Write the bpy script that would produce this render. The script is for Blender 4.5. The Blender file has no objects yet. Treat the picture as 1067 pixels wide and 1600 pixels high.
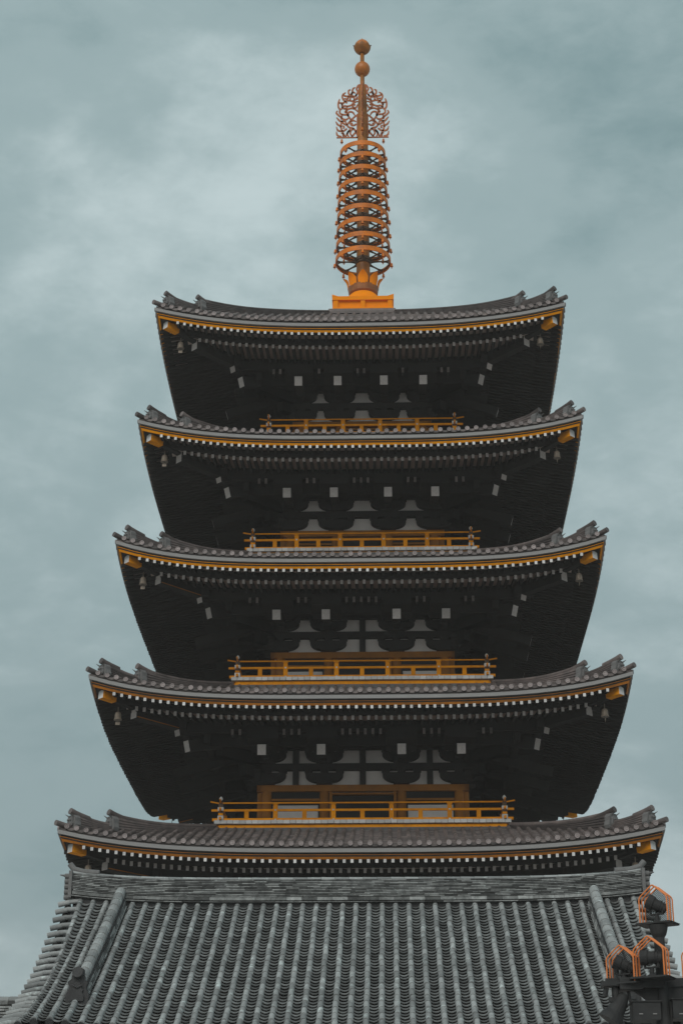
import bpy, math, random
from mathutils import Vector, Matrix
random.seed(7)
PI = math.pi
sc = bpy.context.scene
COL = sc.collection

# ------------------------------------------------------------------ camera
cam_d = bpy.data.cameras.new('camera')
cam = bpy.data.objects.new('camera', cam_d); COL.objects.link(cam)
cam_d.sensor_fit = 'VERTICAL'; cam_d.sensor_height = 24.0; cam_d.lens = 2888.63 / 1600 * 24
cam_d.clip_start = 0.1; cam_d.clip_end = 5000
_pit, _yaw, _rol = 0.398893, 0.0270078, 0.00087165
_fw = Vector((-math.sin(_yaw) * math.cos(_pit), math.cos(_yaw) * math.cos(_pit), math.sin(_pit)))
_rt = Vector((math.cos(_yaw), math.sin(_yaw), 0)); _up = _rt.cross(_fw)
_r2 = _rt * math.cos(_rol) + _up * math.sin(_rol); _u2 = -_rt * math.sin(_rol) + _up * math.cos(_rol)
M = Matrix((( _r2.x, _u2.x, -_fw.x), (_r2.y, _u2.y, -_fw.y), (_r2.z, _u2.z, -_fw.z))).to_4x4()
M.translation = Vector((0.897934, -62.977378, 1.6))
cam.matrix_world = M
sc.camera = cam

# ------------------------------------------------------------------ sky, sun, exposure
SUN_EL, SUN_AZ = math.radians(37), math.radians(200)      # azimuth clockwise from +Y: behind the camera, a little to the left
wd = bpy.data.worlds.new('World'); sc.world = wd; wd.use_nodes = True
nt = wd.node_tree; nt.nodes.clear(); N = nt.nodes.new; L = nt.links.new
out = N('ShaderNodeOutputWorld'); mix = N('ShaderNodeMixShader')
sky = N('ShaderNodeTexSky'); sky.sky_type = 'NISHITA'; sky.sun_disc = False
sky.sun_elevation = SUN_EL; sky.sun_rotation = SUN_AZ
b1 = N('ShaderNodeBackground'); b1.inputs[1].default_value = 0.08; L(sky.outputs[0], b1.inputs[0])
tc = N('ShaderNodeTexCoord')
mp = N('ShaderNodeMapping'); mp.inputs['Rotation'].default_value = (0.0, math.radians(-38), 0.0); mp.inputs['Scale'].default_value = (1.0, 1.0, 2.1)
mp.inputs['Location'].default_value = (1.76, -2.44, -1.18)
L(tc.outputs['Generated'], mp.inputs[0])
n1 = N('ShaderNodeTexNoise'); n1.inputs['Scale'].default_value = 2.6; n1.inputs['Detail'].default_value = 6; n1.inputs['Roughness'].default_value = 0.5; n1.inputs['Distortion'].default_value = 0.6
n2 = N('ShaderNodeTexNoise'); n2.inputs['Scale'].default_value = 10.0; n2.inputs['Detail'].default_value = 8; n2.inputs['Roughness'].default_value = 0.6; n2.inputs['Distortion'].default_value = 0.3
L(mp.outputs[0], n1.inputs[0]); L(mp.outputs[0], n2.inputs[0])
n3 = N('ShaderNodeTexNoise'); n3.inputs['Scale'].default_value = 26.0; n3.inputs['Detail'].default_value = 8; n3.inputs['Roughness'].default_value = 0.65; n3.inputs['Distortion'].default_value = 0.2
L(mp.outputs[0], n3.inputs[0])
m3 = N('ShaderNodeMath'); m3.operation = 'MULTIPLY_ADD'; m3.inputs[1].default_value = 0.16; L(n3.outputs['Fac'], m3.inputs[0]); L(n1.outputs['Fac'], m3.inputs[2])
ma = N('ShaderNodeMath'); ma.operation = 'MULTIPLY_ADD'; ma.inputs[1].default_value = 0.26
L(n2.outputs['Fac'], ma.inputs[0]); L(m3.outputs[0], ma.inputs[2])
cr = N('ShaderNodeValToRGB'); cr.color_ramp.interpolation = 'EASE'
cr.color_ramp.elements[0].position = 0.50; cr.color_ramp.elements[0].color = (0.215, 0.325, 0.34, 1)
cr.color_ramp.elements[1].position = 0.90; cr.color_ramp.elements[1].color = (0.57, 0.685, 0.695, 1)
e = cr.color_ramp.elements.new(0.69); e.color = (0.345, 0.458, 0.470, 1)
L(ma.outputs[0], cr.inputs[0])
# a little darker towards the horizon, as an overcast sky is
sx = N('ShaderNodeSeparateXYZ'); L(tc.outputs['Generated'], sx.inputs[0])
mr = N('ShaderNodeMapRange'); mr.inputs['From Min'].default_value = 0.08; mr.inputs['From Max'].default_value = 0.5
mr.inputs['To Min'].default_value = 0.80; mr.inputs['To Max'].default_value = 1.0
L(sx.outputs['Z'], mr.inputs['Value'])
vm = N('ShaderNodeVectorMath'); vm.operation = 'SCALE'; L(cr.outputs[0], vm.inputs[0]); L(mr.outputs[0], vm.inputs['Scale'])
b2 = N('ShaderNodeBackground'); b2.inputs[1].default_value = 1.0; L(vm.outputs[0], b2.inputs[0])
mix.inputs[0].default_value = 0.93
L(b1.outputs[0], mix.inputs[1]); L(b2.outputs[0], mix.inputs[2]); L(mix.outputs[0], out.inputs[0])

sd = bpy.data.lights.new('sun', 'SUN'); sd.energy = 1.5; sd.angle = math.radians(42); sd.color = (1.0, 0.95, 0.88)
sun = bpy.data.objects.new('sun', sd); COL.objects.link(sun)
_s = Vector((math.sin(SUN_AZ) * math.cos(SUN_EL), math.cos(SUN_AZ) * math.cos(SUN_EL), math.sin(SUN_EL)))
sun.rotation_euler = _s.to_track_quat('Z', 'Y').to_euler(); sun.location = (0, -60, 60)

sc.view_settings.view_transform = 'Standard'; sc.view_settings.look = 'None'
sc.view_settings.exposure = 0.0; sc.view_settings.gamma = 1.0; sc.view_settings.use_curve_mapping = False

# ------------------------------------------------------------------ materials
def mat(name, col, rough=0.7, var=0.0, noise=0.0, nscale=6.0, col2=None, bump=0.0, bscale=30.0, metal=0.0, spec=0.3, patch=None):
    """var: tint per piece; noise: blotches between col and col2; patch: (colour, threshold, scale) lichen and stains"""
    m = bpy.data.materials.new(name); m.use_nodes = True
    t = m.node_tree; n = t.nodes; l = t.links
    b = n['Principled BSDF']; b.inputs['Roughness'].default_value = rough; b.inputs['Metallic'].default_value = metal
    b.inputs['Specular IOR Level'].default_value = spec
    rgb = n.new('ShaderNodeRGB'); rgb.outputs[0].default_value = (*col, 1); cur = rgb.outputs[0]
    geo = n.new('ShaderNodeNewGeometry')
    oi = n.new('ShaderNodeObjectInfo')
    # position that moves with the object, different for every instance
    if noise or patch:
        pos = geo.outputs['Position']
    if noise:
        nz = n.new('ShaderNodeTexNoise'); nz.inputs['Scale'].default_value = nscale; nz.inputs['Detail'].default_value = 6; nz.inputs['Roughness'].default_value = 0.62
        l.new(pos, nz.inputs['Vector'])
        r = n.new('ShaderNodeMapRange'); r.inputs['From Min'].default_value = 0.36; r.inputs['From Max'].default_value = 0.64
        r.inputs['To Max'].default_value = noise; l.new(nz.outputs['Fac'], r.inputs['Value'])
        mx = n.new('ShaderNodeMix'); mx.data_type = 'RGBA'; mx.inputs['B'].default_value = (*(col2 or tuple(c * 0.5 for c in col)), 1)
        l.new(r.outputs[0], mx.inputs['Factor']); l.new(cur, mx.inputs['A']); cur = mx.outputs['Result']
    if patch:
        pc, th, ps = patch
        nz = n.new('ShaderNodeTexNoise'); nz.inputs['Scale'].default_value = ps; nz.inputs['Detail'].default_value = 5; nz.inputs['Roughness'].default_value = 0.7; nz.inputs['Distortion'].default_value = 0.5
        l.new(pos, nz.inputs['Vector'])
        r = n.new('ShaderNodeMapRange'); r.inputs['From Min'].default_value = th; r.inputs['From Max'].default_value = th + 0.12
        r.inputs['To Max'].default_value = 0.85; l.new(nz.outputs['Fac'], r.inputs['Value'])
        mx = n.new('ShaderNodeMix'); mx.data_type = 'RGBA'; mx.inputs['B'].default_value = (*pc, 1)
        l.new(r.outputs[0], mx.inputs['Factor']); l.new(cur, mx.inputs['A']); cur = mx.outputs['Result']
    if var:
        ad = n.new('ShaderNodeMath'); ad.operation = 'ADD'; l.new(oi.outputs['Random'], ad.inputs[0]); l.new(geo.outputs['Random Per Island'], ad.inputs[1])
        fr = n.new('ShaderNodeMath'); fr.operation = 'FRACT'; l.new(ad.outputs[0], fr.inputs[0])
        r = n.new('ShaderNodeMapRange'); r.inputs['To Min'].default_value = 1 - var; r.inputs['To Max'].default_value = 1 + var; l.new(fr.outputs[0], r.inputs['Value'])
        hs = n.new('ShaderNodeHueSaturation'); l.new(r.outputs[0], hs.inputs['Value']); l.new(cur, hs.inputs['Color']); cur = hs.outputs[0]
    l.new(cur, b.inputs['Base Color'])
    if bump:
        bz = n.new('ShaderNodeTexNoise'); bz.inputs['Scale'].default_value = bscale; bz.inputs['Detail'].default_value = 4
        l.new(geo.outputs['Position'], bz.inputs['Vector'])
        bp = n.new('ShaderNodeBump'); bp.inputs['Strength'].default_value = bump; bp.inputs['Distance'].default_value = 0.02
        l.new(bz.outputs['Fac'], bp.inputs['Height']); l.new(bp.outputs[0], b.inputs['Normal'])
    return m

TILE = mat('dark_roof_tile', (0.150, 0.120, 0.114), 0.5, var=0.45, noise=0.8, nscale=3.0, col2=(0.075, 0.064, 0.063), bump=0.3, bscale=14)
DISC = mat('eave_tile_face', (0.36, 0.305, 0.30), 0.6, var=0.25, noise=0.5, nscale=9, col2=(0.16, 0.135, 0.135))
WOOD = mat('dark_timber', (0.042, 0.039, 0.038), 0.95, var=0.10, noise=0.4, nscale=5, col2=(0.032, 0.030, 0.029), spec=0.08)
END = mat('aged_white_end_paint', (0.56, 0.50, 0.48), 0.7, var=0.14, noise=0.6, nscale=14, col2=(0.42, 0.36, 0.34))
WALLO = mat('shaded_orange_lacquer', (0.46, 0.175, 0.022), 0.6, var=0.08, noise=0.6, nscale=2.5, col2=(0.27, 0.105, 0.02), spec=0.2)  # orange darkened in the colour for the shade on the recessed walls
SOFF = mat('soffit_boards', (0.74, 0.60, 0.54), 0.8, noise=0.5, nscale=2.5, col2=(0.55, 0.42, 0.37))
WHITE = mat('white_painted_timber', (0.66, 0.645, 0.64), 0.7, var=0.18, noise=0.5, nscale=12, col2=(0.60, 0.57, 0.56))
GLIMPSE = mat('dull_soffit_glimpse', (0.26, 0.22, 0.21), 0.8, var=0.25, noise=0.6, nscale=14)  # dull pale tone of the blocks that stand for soffit glimpses
PLAS = mat('white_plaster', (0.88, 0.80, 0.775), 0.85, noise=0.5, nscale=3, col2=(0.74, 0.68, 0.66))
GREY = mat('grey_eave_edge', (0.29, 0.28, 0.278), 0.7, noise=0.5, nscale=2.0, col2=(0.24, 0.23, 0.228))
ORNG = mat('orange_lacquer', (0.93, 0.335, 0.001), 0.7, spec=0.08, var=0.10, noise=0.6, nscale=4, col2=(0.60, 0.20, 0.004), bump=0.2)
ORND = mat('shade_dimmed_orange_lacquer', (0.52, 0.17, 0.008), 0.6, var=0.08, noise=0.8, nscale=1.5, col2=(0.22, 0.085, 0.012))  # orange with the dimness of the lower eaves put into the colour
COPP = mat('orange_gilt_metal', (0.76, 0.20, 0.008), 0.45, var=0.10, noise=0.8, nscale=3.2, col2=(0.38, 0.115, 0.028), spec=0.22, bump=0.15, bscale=9)
TRAC = mat('brown_gilt_tracery', (0.46, 0.135, 0.040), 0.55, noise=0.7, nscale=6, col2=(0.28, 0.085, 0.035), spec=0.3)
GLOB = mat('orange_brown_gilt_ball', (0.58, 0.175, 0.022), 0.4, noise=0.8, nscale=5, col2=(0.36, 0.115, 0.02), spec=0.4)
SHAF = mat('tarnished_brown_shaft', (0.46, 0.155, 0.016), 0.5, noise=0.8, nscale=2.5, col2=(0.17, 0.07, 0.02), spec=0.35, patch=((0.10, 0.055, 0.03), 0.60, 1.6))
COPB = mat('bright_orange_gilt_panel', (0.97, 0.28, 0.002), 0.7, noise=0.5, nscale=3, col2=(0.80, 0.24, 0.008), spec=0.08)
BRNZ = mat('dark_bronze', (0.12, 0.07, 0.04), 0.5, noise=0.5)
BELL = mat('weathered_bronze_bell', (0.24, 0.19, 0.145), 0.5, metal=0.2, noise=0.7, nscale=14, col2=(0.12, 0.10, 0.09))
FTILE = mat('weathered_grey_cover_tile', (0.30, 0.307, 0.306), 0.75, var=0.30, noise=0.7, nscale=2.6, col2=(0.20, 0.206, 0.208), bump=0.6, bscale=22, patch=((0.52, 0.57, 0.565), 0.56, 4.2))
FPAN = mat('weathered_grey_pan_tile', (0.205, 0.210, 0.209), 0.75, var=0.42, noise=0.7, nscale=6.0, col2=(0.10, 0.105, 0.105), bump=0.4, bscale=30)
FRDG = mat('grey_ridge_tile', (0.26, 0.265, 0.262), 0.7, var=0.72, noise=0.8, nscale=7.0, col2=(0.09, 0.093, 0.093), bump=0.4, bscale=30, patch=((0.42, 0.46, 0.45), 0.60, 8.0))
FDARK = mat('dark_ornament_tile', (0.045, 0.045, 0.047), 0.6, noise=0.5, nscale=12)
BLACK = mat('black_painted_steel', (0.024, 0.024, 0.025), 0.7, noise=0.5, nscale=8, col2=(0.05, 0.05, 0.05))
CAGE = mat('orange_painted_steel_bar', (0.76, 0.23, 0.06), 0.45, noise=0.5, nscale=9, col2=(0.60, 0.17, 0.05))
GLASS = mat('lamp_lens', (0.015, 0.016, 0.018), 0.35, spec=0.25)
STONE = mat('stone_paving', (0.45, 0.43, 0.41), 0.9, noise=0.6, nscale=0.6, col2=(0.37, 0.355, 0.34), bump=0.3, bscale=5)

# ------------------------------------------------------------------ mesh helpers
class MB:
    def __init__(s): s.v = []; s.f = []; s.m = []
    def add(s, vs, fs, m=0):
        o = len(s.v); s.v.extend([tuple(p) for p in vs])
        for i, f in enumerate(fs):
            s.f.append(tuple(o + k for k in f)); s.m.append(m[i] if isinstance(m, (list, tuple)) else m)
    def hexa(s, p, m=0):   # p: bottom 4 (ccw), top 4
        s.add(p, [(3, 2, 1, 0), (4, 5, 6, 7), (0, 1, 5, 4), (1, 2, 6, 5), (2, 3, 7, 6), (3, 0, 4, 7)], m)
    def box(s, x0, x1, y0, y1, z0, z1, m=0):
        s.hexa([(x0, y0, z0), (x1, y0, z0), (x1, y1, z0), (x0, y1, z0), (x0, y0, z1), (x1, y0, z1), (x1, y1, z1), (x0, y1, z1)], m)
    def bar(s, a, b, w, h, up=(0, 0, 1), m=0, mend=None):
        """rectangular bar from a to b; end face at a gets material mend"""
        a = Vector(a); b = Vector(b); d = (b - a).normalized(); up = Vector(up)
        x = d.cross(up).normalized(); z = x.cross(d).normalized(); w /= 2; h /= 2
        p = [a - x * w - z * h, a + x * w - z * h, b + x * w - z * h, b - x * w - z * h, a - x * w + z * h, a + x * w + z * h, b + x * w + z * h, b - x * w + z * h]
        mm = [m] * 6
        if mend is not None: mm[2] = mend
        s.hexa(p, mm)
    def tube(s, pts, r, n=8, m=0, caps=True):
        pts = [Vector(p) for p in pts]; k = len(pts)
        rs = r if isinstance(r, (list, tuple)) else [r] * k
        vs = []; ref = None
        for i, p in enumerate(pts):
            d = (pts[min(i + 1, k - 1)] - pts[max(i - 1, 0)]).normalized()
            if ref is None: ref = Vector((0, 0, 1)) if abs(d.z) < 0.9 else Vector((1, 0, 0))
            x = d.cross(ref).normalized(); y = x.cross(d).normalized(); ref = y
            for j in range(n):
                a = 2 * PI * j / n; vs.append(p + (x * math.cos(a) + y * math.sin(a)) * rs[i])
        fs = [(i * n + j, i * n + (j + 1) % n, (i + 1) * n + (j + 1) % n, (i + 1) * n + j) for i in range(k - 1) for j in range(n)]
        if caps: fs += [tuple(range(n - 1, -1, -1)), tuple(range((k - 1) * n, k * n))]
        s.add(vs, fs, m)
    def lathe(s, prof, n=16, c=(0, 0, 0), m=0):
        vs = []; k = len(prof)
        for r, z in prof:
            for j in range(n):
                a = 2 * PI * j / n; vs.append((c[0] + r * math.cos(a), c[1] + r * math.sin(a), c[2] + z))
        fs = [(i * n + j, i * n + (j + 1) % n, (i + 1) * n + (j + 1) % n, (i + 1) * n + j) for i in range(k - 1) for j in range(n)]
        if prof[0][0] > 1e-6: fs.append(tuple(range(n - 1, -1, -1)))
        if prof[-1][0] > 1e-6: fs.append(tuple(range((k - 1) * n, k * n)))
        s.add(vs, fs, m)
    def prism(s, poly, fn, d0, d1, m=0):
        """poly: list of (a, b); fn(a, b, d) -> point; extruded from d0 to d1"""
        n = len(poly); vs = [fn(a, b, d0) for a, b in poly] + [fn(a, b, d1) for a, b in poly]
        fs = [tuple(range(n)), tuple(range(2 * n - 1, n - 1, -1))] + [(i, i + n, (i + 1) % n + n, (i + 1) % n) for i in range(n)]
        s.add(vs, fs, m)
    def mesh(s, name, mats, smooth=False):
        me = bpy.data.meshes.new(name); me.from_pydata(s.v, [], s.f)
        for m in (mats if isinstance(mats, (list, tuple)) else [mats]): me.materials.append(m)
        me.polygons.foreach_set('material_index', s.m)
        if smooth: me.polygons.foreach_set('use_smooth', [True] * len(s.f))
        me.update(); return me
    def build(s, name, mats, parent=None, smooth=False, loc=None, kind=None, label=None):
        return obj(name, s.mesh(name, mats, smooth), parent, loc=loc, kind=kind, label=label)

def obj(name, me, parent=None, loc=None, rot=None, kind=None, label=None):
    o = bpy.data.objects.new(name, me); COL.objects.link(o); o.parent = parent
    if loc: o.location = loc
    if rot: o.rotation_euler = rot
    if kind: o['kind'] = kind
    if label: o['label'] = label
    return o
def thing(name, label, cat, loc=(0, 0, 0), rz=0, group=None, me=None):
    o = bpy.data.objects.new(name, me); COL.objects.link(o); o.location = loc; o.rotation_euler = (0, 0, rz)
    o['label'] = label; o['category'] = cat
    if group: o['group'] = group
    return o
def part(name, parent, label=None, loc=(0, 0, 0)):
    o = bpy.data.objects.new(name, None); COL.objects.link(o); o.parent = parent; o.location = loc
    if label: o['label'] = label
    return o
def around(o, ks=(1, 2, 3), kind=None):
    """copies of an object turned to the other sides of the square tower"""
    for k in ks:
        c = o.copy(); COL.objects.link(c); c.rotation_euler = (0, 0, k * PI / 2)
        x, y = o.location.x, o.location.y; a = k * PI / 2
        c.location = (x * math.cos(a) - y * math.sin(a), x * math.sin(a) + y * math.cos(a), o.location.z)

# ------------------------------------------------------------------ ground
g = MB(); g.add([(-1500, -1500, 0), (1500, -1500, 0), (1500, 1500, 0), (-1500, 1500, 0)], [(0, 1, 2, 3)])
go = g.build('ground', STONE); go['kind'] = 'structure'

# ================================================================== PAGODA
pag = thing('pagoda', 'dark five-storey pagoda with orange railings and a tall ringed orange spire', 'pagoda')

#        T (half width), zc (eave tile height), S (corner lift), p, vin, zin, wall half width H, tile pitch
ROOFS = [dict(T=9.00, zc=13.77, S=0.62, p=3.5, vin=4.66, zin=15.13, H=3.85, cols=(1.5, 3.65), nr=69, nb=60),
         dict(T=8.42, zc=18.66, S=0.70, p=3.8, vin=4.28, zin=20.02, H=3.35, cols=(1.27, 3.15), nr=64, nb=56),
         dict(T=7.90, zc=23.37, S=0.71, p=3.9, vin=3.86, zin=24.88, H=3.00, cols=(1.16, 2.78), nr=59, nb=54),
         dict(T=7.43, zc=27.94, S=0.67, p=3.3, vin=3.46, zin=29.58, H=2.75, cols=(0.92, 2.52), nr=57, nb=50),
         dict(T=7.08, zc=32.37, S=0.70, p=2.8, vin=1.24, zin=35.76, H=2.38, cols=(0.81, 2.19), nr=55, nb=46)]
names = ['lowest', 'second', 'third', 'fourth', 'topmost']

def half_arc(r, n, lift=0.0):
    return [(r * math.cos(PI * (1 - j / n)), r * math.sin(PI * (1 - j / n)) + lift) for j in range(n + 1)]

# crest face of an eave tile: a disc with a raised rim and a raised boss, facing -y
dm = MB()
_n = 14
def ring_pts(r, y): return [(r * math.cos(2 * PI * j / _n), y, r * math.sin(2 * PI * j / _n)) for j in range(_n)]
loops = [ring_pts(0.074, 0.03), ring_pts(0.074, -0.022), ring_pts(0.056, -0.022), ring_pts(0.052, -0.006), ring_pts(0.030, -0.006), ring_pts(0.026, -0.018)]
vs = [p for lp in loops for p in lp]
fs = [(i * _n + j, (i + 1) * _n + j, (i + 1) * _n + (j + 1) % _n, i * _n + (j + 1) % _n) for i in range(len(loops) - 1) for j in range(_n)]
fs.append(tuple(len(vs) - _n + j for j in range(_n)))
dm.add(vs, fs); DISC_ME = dm.mesh('eave_disc', DISC)
# rising tile rolls and rafters are built per roof
bm_ = MB()
bm_.lathe([(0.02, 0.0), (0.075, -0.02), (0.10, -0.08), (0.108, -0.2), (0.13, -0.26), (0.125, -0.27), (0.0, -0.262)], 12)
bm_.tube([(0, 0, 0.16), (0, 0, 0)], 0.014, 5); bm_.tube([(0, 0, -0.26), (0, 0, -0.32)], 0.01, 5)
bm_.box(-0.07, 0.07, -0.006, 0.006, -0.42, -0.32)
BELL_ME = bm_.mesh('wind_bell', BELL)

for ri, R in enumerate(ROOFS):
    T, zc, S, p, vin, zin, H = (R[k] for k in ('T', 'zc', 'S', 'p', 'vin', 'zin', 'H'))
    lift = lambda u: S * (min(abs(u), T) / T) ** p
    def zs(v, steep=(ri == 4)):
        t = (T - v) / (T - vin); gt = (0.97 * t + 0.03 * t * t) if steep else ((0.88 * t + 0.12 * t * t) if ri == 0 else (0.70 * t + 0.30 * t * t))
        return zc - 0.065 + gt * (zin - zc + 0.065)
    def drop_ceiling(o):
        if o < 0.90: return 0.445 - (o - 0.13) * (0.145 / 0.84)
        return 0.53 - (o - 0.94) * (0.31 / 1.67)
    roof = part('roof', pag, names[ri] + ' of the five tiled eaves roofs')
    NS = 28
    svals = [math.sin(PI / 2 * (i / NS * 2 - 1)) if False else (i / NS * 2 - 1) for i in range(NS + 1)]
    def strip(mb, prof, m=0, s0=-1, closed=False):
        """prof: (inset, drop); a strip along one side of the roof, mitred at the hips"""
        vs = []
        for o, dr in prof:
            for s in svals:
                u = s * (T - o); vs.append((u, -(T - o), zc - dr + lift(u)))
        k = len(prof); w = NS + 1
        fs = []
        for i in range(k if closed else k - 1):
            j = (i + 1) % k
            for q in range(NS): fs.append((i * w + q, j * w + q, j * w + q + 1, i * w + q + 1))
        if closed: fs += [tuple(i * w for i in range(k)), tuple(i * w + NS for i in range(k))[::-1]]
        mb.add(vs, fs, m)
    # roof deck under the tiles + eave boards (one per side)
    mb = MB()
    prof = []
    for i in range(9):
        v = T - 0.06 - (T - 0.06 - vin) * i / 8; prof.append((T - v, zc - zs(v) + 0.035))
    vs = []
    for o, dr in prof:
        for s in svals: vs.append((s * (T - o), -(T - o), zc - dr + lift(s * (T - o))))
    w = NS + 1
    mb.add(vs, [(i * w + q, i * w + q + 1, (i + 1) * w + q + 1, (i + 1) * w + q) for i in range(8) for q in range(NS)])
    strip(mb, [(0.07, 0.075), (0.30, 0.075), (0.30, 0.148), (0.07, 0.148)], closed=True)
    around(mb.build('roof_deck', TILE, roof))
    mb = MB(); strip(mb, [(0.03, 0.150), (0.32, 0.150), (0.32, 0.262), (0.03, 0.262)], closed=True); around(mb.build('grey_eave_board', GREY, roof))
    mb = MB(); strip(mb, [(0.115, 0.264), (0.34, 0.264), (0.34, 0.372), (0.115, 0.372)], closed=True); strip(mb, [(0.45, 0.392), (0.92, 0.292), (0.92, 0.27), (0.45, 0.36)], closed=True, m=1); strip(mb, [(0.212, 0.374), (0.448, 0.374), (0.448, 0.41), (0.212, 0.452)], closed=True)
    around(mb.build('eave_board', [WOOD, SOFF], roof))
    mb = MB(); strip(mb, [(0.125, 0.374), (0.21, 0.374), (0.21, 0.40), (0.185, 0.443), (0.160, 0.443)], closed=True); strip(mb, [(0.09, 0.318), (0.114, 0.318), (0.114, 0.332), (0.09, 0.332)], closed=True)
    around(mb.build('orange_eave_board', ORND if ri < 2 else ORNG, roof))  # two lowest roofs: shade painted in with the dimmer orange
    # board over the ends of the lower rafters, and the ceiling above the lower rafters
    mb = MB(); strip(mb, [(0.925, 0.262), (1.04, 0.262), (1.04, 0.528), (0.925, 0.528)], closed=True); around(mb.build('flying_rafter_support', WOOD, roof))
    oH = T - H + 0.2
    mb = MB(); strip(mb, [(1.045, drop_ceiling(1.045)), (1.8, drop_ceiling(1.8)), (2.6, drop_ceiling(2.6)), (oH, drop_ceiling(oH)), (oH, drop_ceiling(oH) - 0.05), (1.045, drop_ceiling(1.045) - 0.05)], closed=True)
    around(mb.build('soffit', SOFF, roof))
    # purlins carrying the lower rafters
    mb = MB()
    for (o0, o1, d0, d1) in ((2.62, 2.84, 0.24, 0.56), (3.34, 3.54, 0.30, 0.82)):
        oc = (o0 + o1) / 2; hw = T - oc + 0.5
        mb.box(-hw, hw, -(T - o0), -(T - o1), zc - d1, zc - d0 + 0.10)
    around(mb.build('purlin', WOOD, roof))
    # rafters
    pitch_r = 2 * (T - 0.82) / (R['nr'] - 1)
    side_f, side_b = MB(), MB()
    def rafter(mb, u, o0, o1, dr0, dr1, w, h):
        z = lift(u) + random.uniform(-0.006, 0.003); u = u + random.uniform(-0.006, 0.006); o0 = o0 + random.uniform(-0.01, 0.01)
        a = [(-(T - o0), zc - dr0 + z), (-(T - o1), zc - dr1 + z)]
        (y0, z0), (y1, z1) = a
        mb.hexa([(u - w / 2, y0, z0 - h), (u + w / 2, y0, z0 - h), (u + w / 2, y1, z1 - h), (u - w / 2, y1, z1 - h),
                 (u - w / 2, y0, z0), (u + w / 2, y0, z0), (u + w / 2, y1, z1), (u - w / 2, y1, z1)], [0, 0, 1, 0, 0, 0])
    for i in range(R['nr']):
        u = -(T - 0.82) + i * pitch_r
        o1 = min(1.0, T - abs(u) - 0.17)
        mb = MB(); rafter(mb, u, 0.13, max(o1, 0.5), 0.447, drop_ceiling(0.13) - (max(o1, 0.5) - 0.13) * 0.173 + 0.002, 0.086, 0.104)
        me = mb.mesh('flying_rafter', [WOOD, WHITE]); obj('flying_rafter', me, roof)
        side_f.add(mb.v, mb.f, mb.m)
    pb = 2 * (T - 1.50) / (R['nb'] - 1); pb = pitch_r; nb = int((2 * (T - 1.42)) / pb) + 1
    for i in range(nb):
        u = (i - (nb - 1) / 2) * pb
        o1 = min(oH - 0.25, T - abs(u) - 0.2)
        if o1 < 1.15: continue
        mb = MB(); rafter(mb, u, 0.925 + 0.015, o1, 0.535, drop_ceiling(o1) + 0.005, 0.092, 0.145)
        me = mb.mesh('base_rafter', [WOOD, END]); obj('base_rafter', me, roof)
        side_b.add(mb.v, mb.f, mb.m)
    o = side_f.build('flying_rafter', [WOOD, WHITE], roof, kind='stuff'); o.rotation_euler = (0, 0, PI / 2); 
    for k in (2, 3): c = o.copy(); COL.objects.link(c); c.rotation_euler = (0, 0, k * PI / 2)
    o = side_b.build('base_rafter', [WOOD, END], roof, kind='stuff'); o.rotation_euler = (0, 0, PI / 2)
    for k in (2, 3): c = o.copy(); COL.objects.link(c); c.rotation_euler = (0, 0, k * PI / 2)
    # tile rolls with their crest discs, pans between them
    nt_ = int(2 * (T - 0.16) / 0.293); nt_ += (nt_ + 1) % 2
    pt = 2 * (T - 0.16) / nt_
    side_t, side_p, side_d = MB(), MB(), MB()
    arc = half_arc(0.062, 6, 0.03); arc = [(arc[0][0], -0.03)] + arc + [(arc[-1][0], -0.03)]
    for i in range(nt_):
        u = (i - (nt_ - 1) / 2) * pt
        v1 = max(vin, abs(u) - 0.02); mb = MB(); v = T - 0.0; n_ = 0
        while v > v1 + 0.02:
            vn = max(v1, v - 0.34)
            for_r = []
            for (vv, k) in ((v, 1.06), (vn, 0.94)):
                for a, b in arc: for_r.append((u + a * k, -vv, zs(vv) + lift(u) + b * k + 0.028))
            na = len(arc)
            mb.add(for_r, [(j, j + 1, na + j + 1, na + j) for j in range(na - 1)] + [tuple(range(na - 1, -1, -1))])
            v = vn
        me = mb.mesh('tile_roll', TILE); obj('tile_roll', me, roof)
        side_t.add(mb.v, mb.f, mb.m)
        zd = zs(T) + lift(u) + 0.063
        obj('eave_disc', DISC_ME, roof, loc=(u, -T, zd))
        side_d.add([(x + u, y - T, z + zd) for x, y, z in dm.v], dm.f)
        # pan tiles to the right of this roll
        um = u + pt / 2
        if abs(um) > T - 0.2: continue
        v1 = max(vin, abs(um) - 0.1); v = T - 0.015; first = True; a_ = pt / 2
        prof5 = [(-a_, 0.045), (-a_ * 0.5, 0.012), (0, 0.0), (a_ * 0.5, 0.012), (a_, 0.045)]
        while v > v1 + 0.02:
            vn = max(v1, v - 0.22); lz = 0.03
            top = [(um + a, -v, zs(v) + lift(um) + b + lz) for a, b in prof5]
            back = [(um + a, -vn, zs(vn) + lift(um) + b) for a, b in prof5]
            bot = [(um + a, -v, zs(v) + lift(um) + b - (0.045 if first else 0.0)) for a, b in prof5]
            side_p.add(top + back + bot, [(j, j + 1, 5 + j + 1, 5 + j) for j in range(4)] + [(10 + j, 11 + j, j + 1, j) for j in range(4)])
            v = vn; first = False
    mp_ = side_p.mesh('pan_tile', TILE)
    o = obj('pan_tile', mp_, roof, kind='stuff'); around(o)
    for mbx, nm, mt in ((side_t, 'tile_roll', TILE), (side_d, 'eave_disc', DISC)):
        o = mbx.build(nm, mt, roof, kind='stuff'); o.rotation_euler = (0, 0, PI / 2)
        for k in (2, 3): c = o.copy(); COL.objects.link(c); c.rotation_euler = (0, 0, k * PI / 2)
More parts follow.
